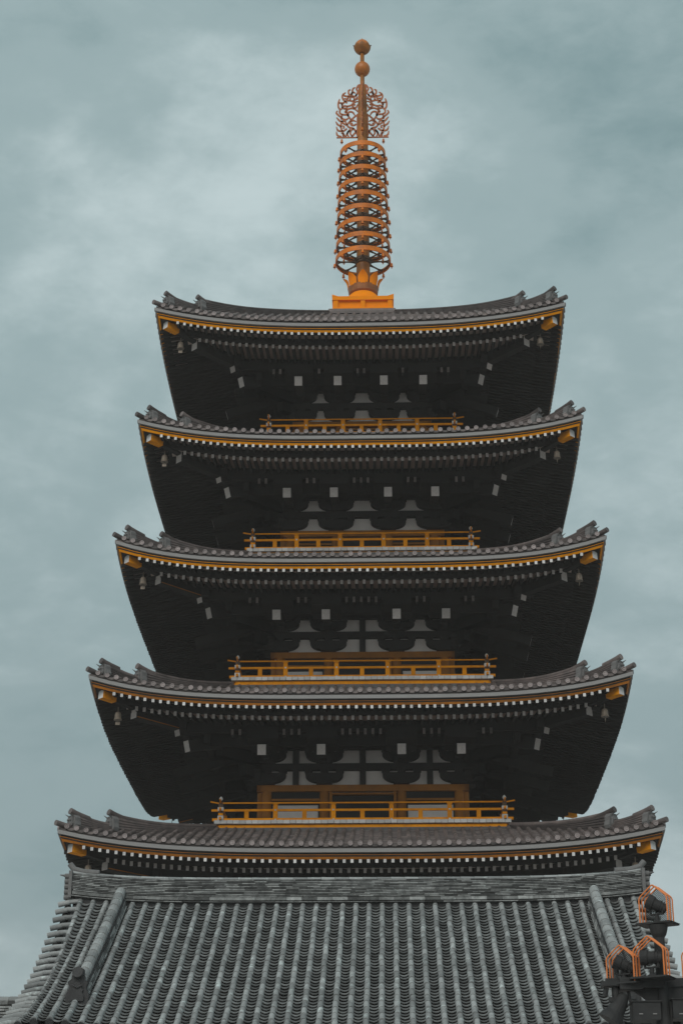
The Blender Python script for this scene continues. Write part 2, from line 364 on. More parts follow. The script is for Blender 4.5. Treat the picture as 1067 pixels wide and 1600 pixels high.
    # hips: built along the front-left diagonal, then turned
    def D(w, off, z):   # w along the diagonal, off across it
        q = math.sqrt(0.5); return (-w + off * q, -w - off * q, z)
    zh = lambda w: zs(w) + lift(w)
    def hip_ridge(w0, w1, h, tip):
        mb = MB(); n = 12; rows = []
        steps = []
        nc = 5
        for c in range(nc):
            wd_ = 0.165 - 0.05 * c / nc
            steps += [(wd_, c / nc), (wd_, (c + 0.62) / nc), (wd_ - 0.045, (c + 0.62) / nc), (wd_ - 0.045, (c + 1) / nc)]
        prof_ = [(-a, b) for a, b in steps] + [(a, b) for a, b in reversed(steps)]
        ws = [w0 + (w1 - w0) * (i / n) for i in range(n + 1)]
        hk_ = (lambda w: 0.30 + 0.70 * (w - w0) / (w1 - w0)) if w1 - w0 > 1.5 else (lambda w: 1.0)
        vs = []
        def up(w): return tip * max(0, (w - (w1 - 1.7)) / 1.7) ** 1.9 if w1 - w0 > 1.2 else tip * max(0, (w - w0) / (w1 - w0)) ** 1.5
        for w_ in ws:
            for a, b in prof_: vs.append(D(w_, a, zh(w_) + b * (h * hk_(w_) + up(w_)) - 0.02))
        k = len(prof_)
        mb.add(vs, [(i * k + j, i * k + j + 1, (i + 1) * k + j + 1, (i + 1) * k + j) for i in range(n) for j in range(k - 1)] + [tuple(range(n * k, n * k + k)), tuple(range(k - 1, -1, -1))])
        pts = [D(w_, 0, zh(w_) + h * hk_(w_) + up(w_) + 0.02) for w_ in ws]
        mb.tube(pts, 0.078, 8)
        o = mb.build('hip_ridge', TILE, roof); around(o)
        # ornamental end tile with its face, and the tube that juts out above it
        zt = zh(w1) + h + tip; zb_ = zh(w1) - 0.02
        mb = MB()
        shield = [(-0.20, 0), (-0.24, 0.10), (-0.20, 0.22), (-0.20, 0.33), (-0.11, 0.42), (0.11, 0.42), (0.20, 0.33), (0.20, 0.22), (0.24, 0.10), (0.20, 0)]
        hh = (zt - zb_) / 0.44
        mb.prism([(a, b * hh) for a, b in shield], lambda a, b, d: D(w1 + d, a, zb_ + b), -0.03, 0.11)
        mb.prism([(a * 0.6, (b * 0.6 + 0.08) * hh) for a, b in shield], lambda a, b, d: D(w1 + d, a, zb_ + b), 0.10, 0.15)
        for q in (-1, 1): mb.tube([D(w1 + 0.15, q * 0.05, zb_ + 0.26 * hh), D(w1 + 0.19, q * 0.05, zb_ + 0.25 * hh)], 0.025, 6); mb.tube([D(w1 + 0.1, q * 0.09, zb_ + 0.36 * hh), D(w1 + 0.2, q * 0.14, zb_ + 0.44 * hh)], [0.03, 0.006], 6)
        mb.tube([D(w1 + 0.14, -0.07, zb_ + 0.14 * hh), D(w1 + 0.19, 0, zb_ + 0.12 * hh), D(w1 + 0.14, 0.07, zb_ + 0.14 * hh)], 0.02, 6)
        o = mb.build('ridge_end_ornament', GREY_T, roof); around(o)
        mb = MB(); mb.tube([D(w1 - 0.35, 0, zt - 0.035), D(w1 - 0.12, 0, zt + 0.015), D(w1 + 0.03, 0, zt + 0.055), D(w1 + 0.15, 0, zt + 0.10)], [0.085, 0.09, 0.095, 0.10], 12)
        o = mb.build('ridge_end_tube', TILE, roof); around(o)
    if ri == 0:
        GREY_T = mat('grey_ornament_tile', (0.175, 0.17, 0.17), 0.65, noise=0.7, nscale=8, col2=(0.13, 0.125, 0.125), bump=0.4)
    hip_ridge(vin + 0.05, T - 1.47, 0.34, 0.10 + (0.04 if ri != 4 else 0.0))
    hip_ridge(T - 1.36, T - 0.47, 0.18, 0.22)
    mb = MB(); mb.tube([D(T - 0.62, 0, zh(T - 0.62) + 0.03), D(T - 0.2, 0, zh(T - 0.2) + 0.05), D(T + 0.03, 0, zh(T) + 0.10)], 0.085, 12); around(mb.build('corner_tile', TILE, roof))
    # hip rafters, lower hip rafters, tail ends, bells
    zt = zc + lift(T - 0.37) - 0.555
    mb = MB(); w_in = T - 1.45
    mb.bar(D(T - 0.37, 0, zt), D(T - 0.74, 0, zt - 0.03), 0.24, 0.27, m=0, mend=1); mb.bar(D(T - 0.74, 0, zt - 0.03), D(w_in, 0, zt - 0.15), 0.20, 0.22, m=2)
    o = mb.build('hip_rafter', [ORNG, WHITE, WOOD], roof); around(o)
    zl = zc + lift(T - 1.29) - 0.655
    mb = MB(); mb.bar(D(T - 1.29, 0, zl), D(H, 0, zl + 0.14 - lift(T - 1.29) * 0.6), 0.29, 0.40, m=0, mend=1)
    if ri < 3: mb.bar(D(T - 1.32, 0.149, zl - 0.16), D(T - 2.8, 0.149, zl - 0.16 + 0.05 - lift(T - 1.29) * 0.25), 0.012, 0.03, m=2)  # thin orange strip paints in the lit lower edge of the rafter
    o = mb.build('lower_hip_rafter', [WOOD, END, ORND], roof); around(o)
    bell = obj('wind_bell', BELL_ME, roof, loc=D(T - 0.86, 0, zc + lift(T - 0.86) - 0.86)); around(bell)
    for (wo, dz, rise) in ((2.52, 0.53, 0.9), (2.82, 0.97, 0.9)):
        mb = MB(); mb.bar(D(T - wo, 0, zc - dz), D(H - 0.1, 0, zc - dz + rise), 0.25, 0.36, m=0, mend=1)
        o = mb.build('corner_tail_rafter', [WOOD, END], roof); around(o)
    # small blocks added under the purlin as soffit glimpses, in twos and threes
    ends = {1: ((4.0, 2), (2.23, 3), (0, 6)), 2: ((3.57, 2), (1.96, 2), (0, 5)), 3: ((3.38, 2), (1.73, 2), (0, 3)), 4: ((2.97, 2), (1.48, 1), (0, 2))}.get(ri, ())  # places and counts of the added soffit glimpse blocks
    if ends:
        dd = {1: 0.60, 2: 0.64, 3: 0.68, 4: 0.72}[ri]
        mb = MB(); mb.box(-0.045, 0.045, 0.003, 0.30, -0.10, 0.10, 0); mb.box(-0.043, 0.043, 0.0, 0.002, -0.098, 0.098, 1)
        sme = mb.mesh('soffit_glimpse_block', [WOOD, GLIMPSE])
        for (uc, cnt_) in ends:
            for sg in ((-1, 1) if uc else (1,)):
                for q in range(cnt_):
                    u = sg * uc + (q - (cnt_ - 1) / 2) * pitch_r
                    o = obj('soffit_glimpse_block', sme, roof, loc=(u, -(T - 2.50), zc - dd)); around(o)
    # tail rafters over the columns
    mb0 = MB()
    for u in (-R['cols'][1], -R['cols'][0], R['cols'][0], R['cols'][1]):
        mb = MB(); y0 = -(T - 2.15); z0 = zc - 1.28
        run = (T - 2.15) - H
        mb.bar((0, y0, z0), (0, -H + 0.1, z0 + run * 0.30), 0.27, 0.33, m=0, mend=1)
        o = obj('tail_rafter', mb.mesh('tail_rafter', [WOOD, END]), roof, loc=(u, 0, 0)); around(o)

# ------------------------------------------------------------------ storeys
BAL = [None, dict(W=4.55, z=15.49, a=0.93), dict(W=4.15, z=20.41, a=0.85), dict(W=3.76, z=25.17, a=0.75), dict(W=3.31, z=29.76, a=0.66)]
def arm_poly(half_bot, half_top, h):   # boat-shaped bracket arm, bottom at 0
    pts = []
    for i in range(7):
        a = PI / 2 * i / 6
        pts.append((half_bot + (half_top - half_bot) * math.sin(a), h * 0.80 * (1 - math.cos(a))))
    pts = [(x, z) for x, z in pts] + [(half_top, h)]
    return [(-x, z) for x, z in reversed(pts)] + pts
for si, R in enumerate(ROOFS):
    T, zc, H = R['T'], R['zc'], R['H']; c0, c1 = R['cols']
    st = part('storey', pag, names[si] + ' storey wall between orange columns')
    zdeck = BAL[si]['z'] if si else 9.6
    P = lambda a, b, d: (a, -H - d, b)
    zb, zt = zc - 1.92, zc - 1.71
    # plaster walls
    mb = MB(); mb.box(-H, H, -H, -H + 0.12, zb, zc + 0.25); around(mb.build('upper_wall', PLAS, st))
    for (a, b) in ((-c1, -c0), (c0, c1)):
        mb = MB(); mb.box(a + 0.15, b - 0.15, -H, -H + 0.12, zdeck - 0.05, zb - 0.44)
        around(mb.build('plaster_panel', PLAS, st))
        mb = MB(); mb.box(a + 0.15, b - 0.15, -H - 0.06, -H + 0.12, zb - 0.30, zb - 0.23, 0); mb.box(a + 0.15, b - 0.15, -H - 0.02, -H + 0.12, zb - 0.22, zb, 1); mb.box(a + 0.15, b - 0.15, -H - 0.02, -H + 0.12, zb - 0.44, zb - 0.32, 1)
        mb.box(a + 0.15, a + 0.20, -H - 0.05, -H, zdeck, zb - 0.44, 1); mb.box(b - 0.20, b - 0.15, -H - 0.05, -H, zdeck, zb - 0.44, 1)
        around(mb.build('lintel', [WALLO, WOOD], st))
    mb = MB(); mb.box(-c0 + 0.3, c0 - 0.3, -H + 0.03, -H + 0.1, zdeck - 0.05, zb - 0.12)
    mb.box(-0.012, 0.012, -H + 0.01, -H + 0.03, zdeck, zb - 0.12)
    around(mb.build('door', WOOD, st))
    mb = MB(); mb.box(-c0 + 0.17, -c0 + 0.26, -H - 0.07, -H + 0.1, zdeck - 0.05, zb); mb.box(c0 - 0.26, c0 - 0.17, -H - 0.07, -H + 0.1, zdeck - 0.05, zb); mb.box(-c0 + 0.26, c0 - 0.26, -H - 0.07, -H + 0.1, zb - 0.10, zb - 0.04)
    around(mb.build('door_frame', WALLO, st))
    for u in (-c1, -c0, c0, c1):
        mb = MB(); mb.lathe([(0.155, zdeck - 0.05), (0.155, zb)], 16, (0, 0, 0))
        o = mb.build('column', WALLO, st, smooth=False, loc=(u, -H + 0.02, 0)); around(o)
    mb = MB(); mb.box(-H - 0.13, H + 0.13, -H - 0.13, -H, zb, zt); around(mb.build('wall_beam', WALLO, st))
    # brackets: two tiers of boat-shaped arms with bearing blocks over each column
    for u in (-c1, -c0, c0, c1):
        mb = MB()
        ha = min(0.62, (c1 - c0) / 2 - 0.13)
        for (z0, z1) in ((zc - 1.71, zc - 1.22), (zc - 1.0, zc - 0.52)):
            hh = z1 - z0
            mb.prism([(a, b) for a, b in ((-0.25, 0.0), (0.25, 0.0), (0.27, 0.075), (-0.27, 0.075))], lambda a, b, d: P(u + a, z0 + b, d), 0.0, 0.36)
            mb.prism([(a, b + 0.07) for a, b in arm_poly(0.20, ha, hh - 0.17)], lambda a, b, d: P(u + a, z0 + b, d), 0.0, 0.24)
            for q, wq in ((-ha + 0.10, 0.13), (0, 0.13), (ha - 0.10, 0.13)):
                mb.prism([(-wq * 0.6, 0), (wq * 0.6, 0), (wq, 0.05), (wq, 0.115), (-wq, 0.115), (-wq, 0.05)], lambda a, b, d: P(u + q + a, z1 - 0.11 + b, d), 0.0, 0.26)
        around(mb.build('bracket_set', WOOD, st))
        # arms stepping outwards to the tail rafter and the purlins
        mb = MB()
        mb.box(u - 0.11, u + 0.11, -(H + 0.75), -H, zc - 0.98, zc - 0.74)
        mb.box(u - 0.11, u + 0.11, -(H + 1.45), -H, zc - 0.72, zc - 0.50)
        mb.prism([(a, b) for a, b in arm_poly(0.2, 0.56, 0.22)], lambda a, b, d: (u + a, -(H + 0.62 + d), zc - 0.74 + b), 0.0, 0.2)
        mb.box(u - 0.50, u + 0.50, -(T - 2.5), -(H + 0.9), zc - 0.80, zc - 0.46)
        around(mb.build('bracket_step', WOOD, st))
    mb = MB(); mb.box(-H - 0.2, H + 0.2, -H - 0.2, -H, zc - 1.22, zc - 1.0); mb.box(-H - 0.2, H + 0.2, -H - 0.2, -H, zc - 0.52, zc - 0.30)
    for zq0, zq1 in ((zc - 1.71, zc - 1.22), (zc - 1.0, zc - 0.52)):
        if si in (0, 1): us = (-(c0 + c1) / 2, 0, (c0 + c1) / 2)
        elif si == 2: us = (0,)
        else: us = ()
        for u in us: mb.box(u - 0.10, u + 0.10, -H - 0.12, -H, zq0, zq1)
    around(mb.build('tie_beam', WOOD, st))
    # dark outer ends of the walls behind the corner brackets
    for s in (-1, 1):
        mb = MB()
        a, b = sorted((s * (c1 + 0.1), s * (H + 0.02))); mb.box(a, b, -H - 0.15, -H, zc - 1.71, zc + 0.1)
        for (w0, w1, z0) in ((H, H + 0.55, zc - 1.30), (H, H + 1.3, zc - 0.86)):
            mb.bar((s * w1, -w1, z0), (s * (w0 - 0.1), -(w0 - 0.1), z0), 0.30, 0.36)
        around(mb.build('corner_bracket', WOOD, st))
    mb = MB(); mb.box(-H + 0.15, H - 0.15, -H + 0.15, H - 0.15, zdeck - 0.3, zc + 0.3); mb.build('storey_core', WOOD, st)

# ------------------------------------------------------------------ balconies
def turned_rail_end(mb, x, s, y, z): mb.bar((x, y, z), (x + s * 0.34, y, z + 0.05), 0.05, 0.05)
for si in range(1, 5):
    B = BAL[si]; W, z, a = B['W'], B['z'], B['a']; R = ROOFS[si - 1]; vin = R['vin']
    bal = part('balcony', pag, names[si - 1].replace('lowest', 'lowest').replace('topmost', 'top') + ' orange balcony, counted upwards')
    WB = W + 0.19; n = int(round(2 * WB / 0.2025)); pw = 2 * WB / n
    bb = MB(); bb.box(-pw / 2 + 0.006, pw / 2 - 0.006, 0, 0.9, -0.112, 0); me = bb.mesh('floor_board', WHITE)
    allb = MB()
    for i in range(n):
        u = -WB + (i + 0.5) * pw; obj('floor_board', me, bal, loc=(u, -WB, z + random.uniform(-0.003, 0.003)))
        ln = min(0.9, max(0.15, WB - abs(u) - 0.05)); allb.box(u - pw / 2 + 0.006, u + pw / 2 - 0.006, -WB, -WB + ln, z - 0.112, z)
    o = allb.build('floor_board', WHITE, bal, kind='stuff'); o.rotation_euler = (0, 0, PI / 2)
    for k in (2, 3): c = o.copy(); COL.objects.link(c); c.rotation_euler = (0, 0, k * PI / 2)
    mb = MB(); mb.box(-W + 0.08, W - 0.08, -W + 0.8, W - 0.8, z - 0.12, z - 0.01); mb.build('balcony_floor', END, bal)
    mb = MB(); mb.box(-W - 0.05, W + 0.05, -W - 0.10, -W + 0.16, z - 0.245, z - 0.132); mb.box(-W + 0.10, W - 0.10, -W + 0.06, -W + 0.4, z - 0.36, z - 0.246, 0); around(mb.build('balcony_beam', ORNG, bal))
    mb = MB(); mb.box(-W + 0.0, W - 0.0, -W - 0.08, -W + 0.2, z - 0.132, z - 0.113); around(mb.build('floor_joist', WOOD, bal))
    # thin courses of tile where the roof meets the balcony
    mb = MB()
    for k in range(3):
        zz = R['zin'] - 0.02 + k * 0.05; vv = vin + 0.11 - k * 0.028
        x = -vv
        while x < vv - 0.05:
            x2 = min(vv, x + 0.3); mb.box(x + 0.003, x2 - 0.003, -vv, -vv + 0.35, zz, zz + 0.036); x = x2
    around(mb.build('flashing_course', GREY_T, bal))
    for (z0, z1, ex, y0) in ((0.012, 0.098, 0.27, 0.07), (0.325, 0.395, 0.30, 0.06)):
        mb = MB(); mb.box(-W - ex, W + ex, -W - y0 / 2, -W + y0 / 2, z + z0, z + z1); around(mb.build('rail', ORNG, bal))
    mb = MB(); mb.tube([(-W - 0.34, -W, z + 0.645), (-W - 0.1, -W, z + 0.60), (0, -W, z + 0.595), (W + 0.1, -W, z + 0.60), (W + 0.34, -W, z + 0.645)], 0.027, 8)
    around(mb.build('top_rail', ORNG, bal))
    pm = MB(); pm.box(-0.072, 0.072, -0.045, 0.045, 0.0, 0.50); pm.box(-0.055, 0.055, -0.04, 0.04, 0.50, 0.535); pm.box(-0.085, 0.085, -0.05, 0.05, 0.535, 0.60)
    for zz in (0.05, 0.36):
        pm.add([(0.030 * math.cos(q * PI / 4), -0.056, zz + 0.030 * math.sin(q * PI / 4)) for q in range(8)] + [(0.034 * math.cos(q * PI / 4), -0.03, zz + 0.034 * math.sin(q * PI / 4)) for q in range(8)],
               [tuple(range(8))] + [(q, q + 8, (q + 1) % 8 + 8, (q + 1) % 8) for q in range(8)], 1)
    me = pm.mesh('rail_post', [ORNG, WHITE])
    for u in (-3 * a, -a, a, 3 * a): o = obj('rail_post', me, bal, loc=(u, -W, z)); around(o)
    hm = MB(); hm.box(-0.07, 0.07, -0.035, 0.035, 0.09, 0.33); me = hm.mesh('short_post', ORNG)
    for u in (-4 * a, -2 * a, 0, 2 * a, 4 * a): o = obj('short_post', me, bal, loc=(u, -W, z)); around(o)
    cm = MB(); cm.box(-0.07, 0.07, -0.07, 0.07, -0.02, 0.56, 0); cm.box(-0.092, 0.092, -0.092, 0.092, 0.005, 0.175, 1); cm.box(-0.092, 0.092, -0.092, 0.092, 0.335, 0.45, 1)
    cm.box(-0.075, 0.075, -0.075, 0.075, 0.19, 0.26, 2)
    cm.lathe([(0.05, 0.56), (0.075, 0.60), (0.045, 0.66), (0.03, 0.68)], 12, m=0)
    cm.lathe([(0.03, 0.68), (0.058, 0.72), (0.058, 0.76), (0.03, 0.80), (0.0, 0.825)], 12, m=1)
    o = obj('corner_post', cm.mesh('corner_post', [BRNZ, WHITE, ORNG]), bal, loc=(-W, -W, z)); around(o)

# ------------------------------------------------------------------ podium under the lowest roof (hidden behind the hall)
pod = MB(); pod.box(-7, 7, -7, 7, 0, 9.5, 0); pod.box(-7.3, 7.3, -7.3, 7.3, 9.2, 9.6, 1); pod.build('podium', [PLAS, STONE], pag)

# ------------------------------------------------------------------ spire
sp = part('spire', pag, 'orange metal spire with nine rings, flame tracery and a jewel on top')
AX = 0.035
mb = MB()
mb.box(-1.16, 1.16, -1.16, 1.16, 35.9, 36.12, 0); mb.box(-1.06, 1.06, -1.06, 1.06, 36.10, 36.44, 0)
mb.box(-1.17, 1.17, -1.17, 1.17, 36.44, 36.60, 0)
for sx_ in (-1, 1):
    for sy_ in (-1, 1):
        a, b = sorted((sx_ * 1.17, sx_ * 0.98)); c, d = sorted((sy_ * 1.17, sy_ * 0.98))
        mb.add([(sx_ * 0.92, sy_ * 1.175, 36.59), (sx_ * 1.175, sy_ * 1.175, 36.59), (sx_ * 1.175, sy_ * 1.175, 36.68), (sx_ * 0.92, sy_ * 1.05, 36.59), (sx_ * 1.175, sy_ * 0.92, 36.59)],
               [(0, 1, 2), (1, 4, 2), (0, 2, 3), (4, 3, 2), (0, 3, 4, 1)], 0)
for k in range(4):
    for u in (-1.03, 0, 1.03):
        mm = MB(); mm.box(u - 0.085, u + 0.085, -1.145, -1.09, 36.10, 36.44)
        ca, sa = round(math.cos(k * PI / 2)), round(math.sin(k * PI / 2))
        mb.add([(x * ca - y * sa, x * sa + y * ca, z_) for x, y, z_ in mm.v], mm.f, 0)
mb.build('box_base', COPB, sp, loc=(AX, 0, 0))
mb = MB()
for k in range(4):
    hw_ = 1.36 - k * 0.03; mb.box(-hw_, hw_, -hw_, hw_, 35.76 + k * 0.066, 35.81 + k * 0.066)
mb.build('flashing_course', TILE, sp)
mb = MB(); mb.lathe([(0.80, 36.60), (0.79, 36.72), (0.755, 36.86), (0.69, 37.0), (0.60, 37.13), (0.50, 37.24), (0.42, 37.28), (0.30, 37.28)], 32); mb.build('dome', COPB, sp, smooth=True, loc=(AX, 0, 0))
mb = MB(); mb.lathe([(0.50, 37.24), (0.56, 37.30), (0.58, 37.44), (0.60, 37.56), (0.52, 37.60), (0.25, 37.62)], 32)
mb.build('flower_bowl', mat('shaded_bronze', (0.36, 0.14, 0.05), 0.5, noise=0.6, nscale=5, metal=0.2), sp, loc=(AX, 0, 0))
# upturned petals
def petal_mesh():
    mb = MB(); nu, nv = 7, 6
    for off in (0.0, 0.02):
        vs = []
        for j in range(nv):
            t = j / (nv - 1); r = 0.58 + 0.05 * t + 0.13 * t ** 4 + off; z_ = 37.52 + 0.50 * t
            hw_ = 0.222 * (0.80 + 0.25 * t if t < 0.5 else 0.925 * (1 - 0.62 * ((t - 0.5) / 0.5) ** 2.2))
            for i in range(nu):
                s = i / (nu - 1) * 2 - 1; vs.append((s * hw_, -(r - 0.05 * s * s), z_ - 0.04 * abs(s) * t))
        fs = [(j * nu + i, j * nu + i + 1, (j + 1) * nu + i + 1, (j + 1) * nu + i) for j in range(nv - 1) for i in range(nu - 1)]
        mb.add(vs, fs if off else [f[::-1] for f in fs])
    return mb.mesh('petal', COPB, True)
pme = petal_mesh()
for k in range(8): obj('petal', pme, sp, loc=(AX, 0, 0), rot=(0, 0, k * PI / 4))
mb = MB(); mb.lathe([(0.27, 37.5), (0.27, 38.2), (0.255, 38.9), (0.245, 40.5), (0.235, 42.5), (0.22, 44.2), (0.20, 44.6), (0.19, 46.2), (0.13, 47.0), (0.09, 47.1), (0.085, 48.9)], 24)
mb.build('shaft', SHAF, sp, smooth=True, loc=(AX, 0, 0))
bl = MB(); bl.lathe([(0.012, 0.05), (0.03, 0.03), (0.042, -0.02), (0.05, -0.09), (0.062, -0.12), (0.0, -0.118)], 10); bl.tube([(0, 0, -0.118), (0, 0, -0.17)], 0.010, 5); bl.box(-0.022, 0.022, -0.004, 0.004, -0.2, -0.165)
SB = bl.mesh('ring_bell', COPP)
RZ = [38.80, 39.45, 40.12, 40.75, 41.38, 41.98, 42.59, 43.20, 43.73]
for k in range(9):
    r = 1.085 - k * 0.0215; zc_ = RZ[k]; h = 0.10
    mb = MB(); nn = 56
    prof = [(r, -h), (r, h), (r - 0.035, h), (r - 0.035, -h)]
    vs = [(a * math.cos(2 * PI * j / nn), a * math.sin(2 * PI * j / nn), b) for a, b in prof for j in range(nn)]
    mb.add(vs, [(i * nn + j, i * nn + (j + 1) % nn, ((i + 1) % 4) * nn + (j + 1) % nn, ((i + 1) % 4) * nn + j) for i in range(4) for j in range(nn)])
    ring = mb.build('ring', COPP, sp, smooth=False, loc=(AX, 0, zc_))
    hub = 0.245
    mb = MB(); mb.lathe([(hub + 0.05, -0.13), (hub + 0.07, -0.10), (hub + 0.07, 0.10), (hub + 0.05, 0.13), (hub - 0.02, 0.13)], 20, (AX, 0, zc_))
    # spokes: eight flat arms widening at rim and hub, with thin bowed stays between them
    # eight short arms at the hub and rim joined by a pierced web: one oval opening between each pair of arms
    for q in range(8):
        an = q * PI / 4 + PI / 8; ca, sa = math.cos(an), math.sin(an)
        def Q(x, y, z_): return (AX + x * ca - y * sa, x * sa + y * ca, zc_ + z_)
        rm = (hub + r) / 2 + 0.05; ra, rb = (r - hub) / 2 - 0.02, rm * math.tan(PI / 8) * 0.97
        loopp = []
        for j in range(17):
            a = 2 * PI * j / 16; bw = rb * (1.0 + 0.42 * math.cos(a)) ; lx, ly = rm + ra * math.cos(a), bw * math.sin(a); kk = min(1.0, (r - 0.06) / math.hypot(lx, ly)); loopp.append(Q(lx * kk, ly * kk, -0.02))
        mb.tube(loopp, 0.024, 6, caps=False)
        an2 = q * PI / 4; c2, s2 = math.cos(an2), math.sin(an2)
        def Q2(x, y, z_): return (AX + x * c2 - y * s2, x * s2 + y * c2, zc_ + z_)
        mb.prism([(hub, 0.10), (hub + 0.16, 0.03), (r - 0.26, 0.03), (r - 0.02, 0.10), (r - 0.02, -0.10), (r - 0.26, -0.03), (hub + 0.16, -0.03), (hub, -0.10)], lambda a, b, d: Q2(a, d, b * 0.6), -0.012, 0.012)
    mb.build('ring_spokes', BRNZ, sp)
    for q in range(8):
        an = q * PI / 4 - PI / 2
        obj('ring_bell', SB, sp, loc=(AX + (r + 0.03) * math.cos(an), (r + 0.03) * math.sin(an), zc_ - h - 0.03))
# flame tracery: four upright fins cut through with tendrils
K = 11.23 * 38.0
def fx(x): return (x - 530) / K
def fz(y): return 47.05 - (y / 11.23 - 10) * 0.0310
STROKES = [
 [(560,85),(590,88),(618,120),(632,160),(612,200),(622,240),(652,285)], [(655,128),(688,148),(706,190),(700,222),(728,262),(732,300)],
 [(735,165),(768,185),(770,228),(755,262),(782,290)], [(820,218),(862,246),(880,292),(862,340),(822,382),(796,404)],
 [(925,330),(940,378),(950,425),(945,475),(920,522),(925,572),(880,604),(800,612),(768,640)], [(945,402),(900,400),(868,412)],
 [(962,536),(982,575),(950,612),(905,650),(890,692)], [(980,655),(944,696),(915,722),(878,724)], [(992,728),(962,776),(922,802),(902,832)],
 [(982,818),(962,872),(930,892),(880,896),(840,884),(800,850)], [(980,902),(972,952),(940,982),(890,990)],
 [(600,600),(680,660),(760,742),(805,785),(860,760),(890,720),(900,830),(880,896),(850,960),(825,1000)],
 [(615,560),(650,518),(720,498),(790,520),(802,570),(770,640),(730,700)], [(660,628),(690,578),(732,558),(775,574),(768,612)],
 [(610,375),(680,400),(720,440),(790,462),(850,456),(905,520)], [(615,430),(640,482),(692,500)], [(665,478),(700,470),(690,440),(650,432)],
 [(600,325),(650,345),(700,372),(742,362),(800,362),(850,392),(880,432),(872,490),(800,512)],
 [(650,232),(690,214),(722,242),(700,282),(652,285),(636,250)], [(735,300),(782,288),(832,278),(866,258)], [(690,370),(670,330),(690,300),(732,300),(745,340),(742,362)],
 [(620,985),(650,900),(700,846),(760,832),(805,785)], [(640,735),(690,712),(738,742),(722,790),(672,796),(640,770)], [(700,775),(716,758)],
 [(805,785),(830,722),(880,722)], [(700,1000),(742,934),(722,880),(672,850)], [(762,1000),(792,952),(774,902),(738,900)], [(615,860),(668,940),(722,1000)],
 [(822,1000),(792,932),(742,862)], [(880,800),(850,820),(862,850)], [(770,660),(800,690),(850,690),(890,660),(880,604)], [(800,512),(830,560),(802,570)],
 [(850,320),(800,330),(770,300)], [(790,462),(800,500)], [(812,490),(836,498)], [(610,290),(640,330)], [(905,400),(880,450)], [(640,930),(600,960)], [(900,930),(870,940),(862,990)]]
def fin(q):
    mb = MB(); an = q * PI / 2; ca, sa = math.cos(an), math.sin(an)
    def F(x, d, z_): return (AX + x * ca - d * sa, x * sa + d * ca, z_)
    for s in STROKES:
        P0 = [Vector((fx(x), fz(y))) for x, y in s]
        # smooth the polyline
        pts = []
        for i in range(len(P0) - 1):
            a0 = P0[max(i - 1, 0)]; a1 = P0[i]; a2 = P0[i + 1]; a3 = P0[min(i + 2, len(P0) - 1)]
            for t in (0, 0.25, 0.5, 0.75):
                pts.append(0.5 * ((2 * a1) + (a2 - a0) * t + (2 * a0 - 5 * a1 + 4 * a2 - a3) * t * t + (3 * a1 - a0 - 3 * a2 + a3) * t ** 3))
        pts.append(P0[-1]); n = len(pts); vs = []
        for i, c in enumerate(pts):
            d = (pts[min(i + 1, n - 1)] - pts[max(i - 1, 0)]).normalized(); nn = Vector((-d.y, d.x))
            w_ = 0.035 * (0.5 + 0.55 * min(1, i / 4.0)) * (0.8 + 0.2 * min(1, (n - 1 - i) / 2.0))
            for sg, dd in ((-1, -0.018), (1, -0.018), (1, 0.018), (-1, 0.018)):
                e = c + nn * w_ * sg; vs.append(F(e.x, dd, e.y))
        fs = [(i * 4 + j, i * 4 + (j + 1) % 4, (i + 1) * 4 + (j + 1) % 4, (i + 1) * 4 + j) for i in range(n - 1) for j in range(4)] + [(3, 2, 1, 0), (n * 4 - 4, n * 4 - 3, n * 4 - 2, n * 4 - 1)]
        mb.add(vs, fs)
    # base strip and upright against the shaft
    for (x0, x1, z0, z1) in ((0.15, 1.05, fz(1018), fz(1000)), (0.16, 0.24, fz(1018), fz(600)), (0.10, 0.17, fz(600), fz(80))):
        mb.hexa([F(x0, -0.02, z0), F(x1, -0.02, z0), F(x1, 0.02, z0), F(x0, 0.02, z0), F(x0, -0.02, z1), F(x1, -0.02, z1), F(x1, 0.02, z1), F(x0, 0.02, z1)])
    o = mb.build('flame_tracery', TRAC, sp)
    obj('tracery_bell', SB, sp, loc=F(0.84, 0, fz(1050)))
    obj('tracery_bell', SB, sp, loc=F(0.66, 0, fz(1180))) if q in (0, 2) else None
for q in range(4): fin(q)
# orb and lotus jewel
mb = MB(); mb.lathe([(0.0, -0.34)] + [(0.315 * math.cos(a), 0.33 * math.sin(a)) for a in [PI * (i / 14 - 0.5) for i in range(1, 14)]] + [(0, 0.33)], 28, (AX, 0, 47.90)); mb.build('orb', GLOB, sp, smooth=True)
mb = MB(); mb.lathe([(0.0, -0.30)] + [(0.30 * math.cos(a), 0.32 * math.sin(a)) for a in [PI * (i / 14 - 0.5) for i in range(1, 13)]] + [(0.05, 0.32), (0.02, 0.40), (0.0, 0.45)], 28, (AX, 0, 49.02)); mb.build('jewel', GLOB, sp, smooth=True)
def cup_petal():
    mb = MB(); nu, nv = 7, 7
    for off in (0.0, 0.012):
        vs = []
        for j in range(nv):
            t = j / (nv - 1); el = -PI / 2 + 0.35 + t * 1.42; rr = 0.325 + off + (0.02 * t * t)
            hw_ = (PI / 8) * 1.02 * (1.0 if t < 0.55 else math.sqrt(max(0.0, 1 - ((t - 0.55) / 0.45) ** 2)))
            for i in range(nu):
                s = (i / (nu - 1) * 2 - 1) * hw_; vs.append((rr * math.cos(el) * math.sin(s), -rr * math.cos(el) * math.cos(s), rr * math.sin(el)))
        fs = [(j * nu + i, j * nu + i + 1, (j + 1) * nu + i + 1, (j + 1) * nu + i) for j in range(nv - 1) for i in range(nu - 1)]
        mb.add(vs, fs)
    return mb.mesh('lotus_petal', SHAF, False)
cp = cup_petal()
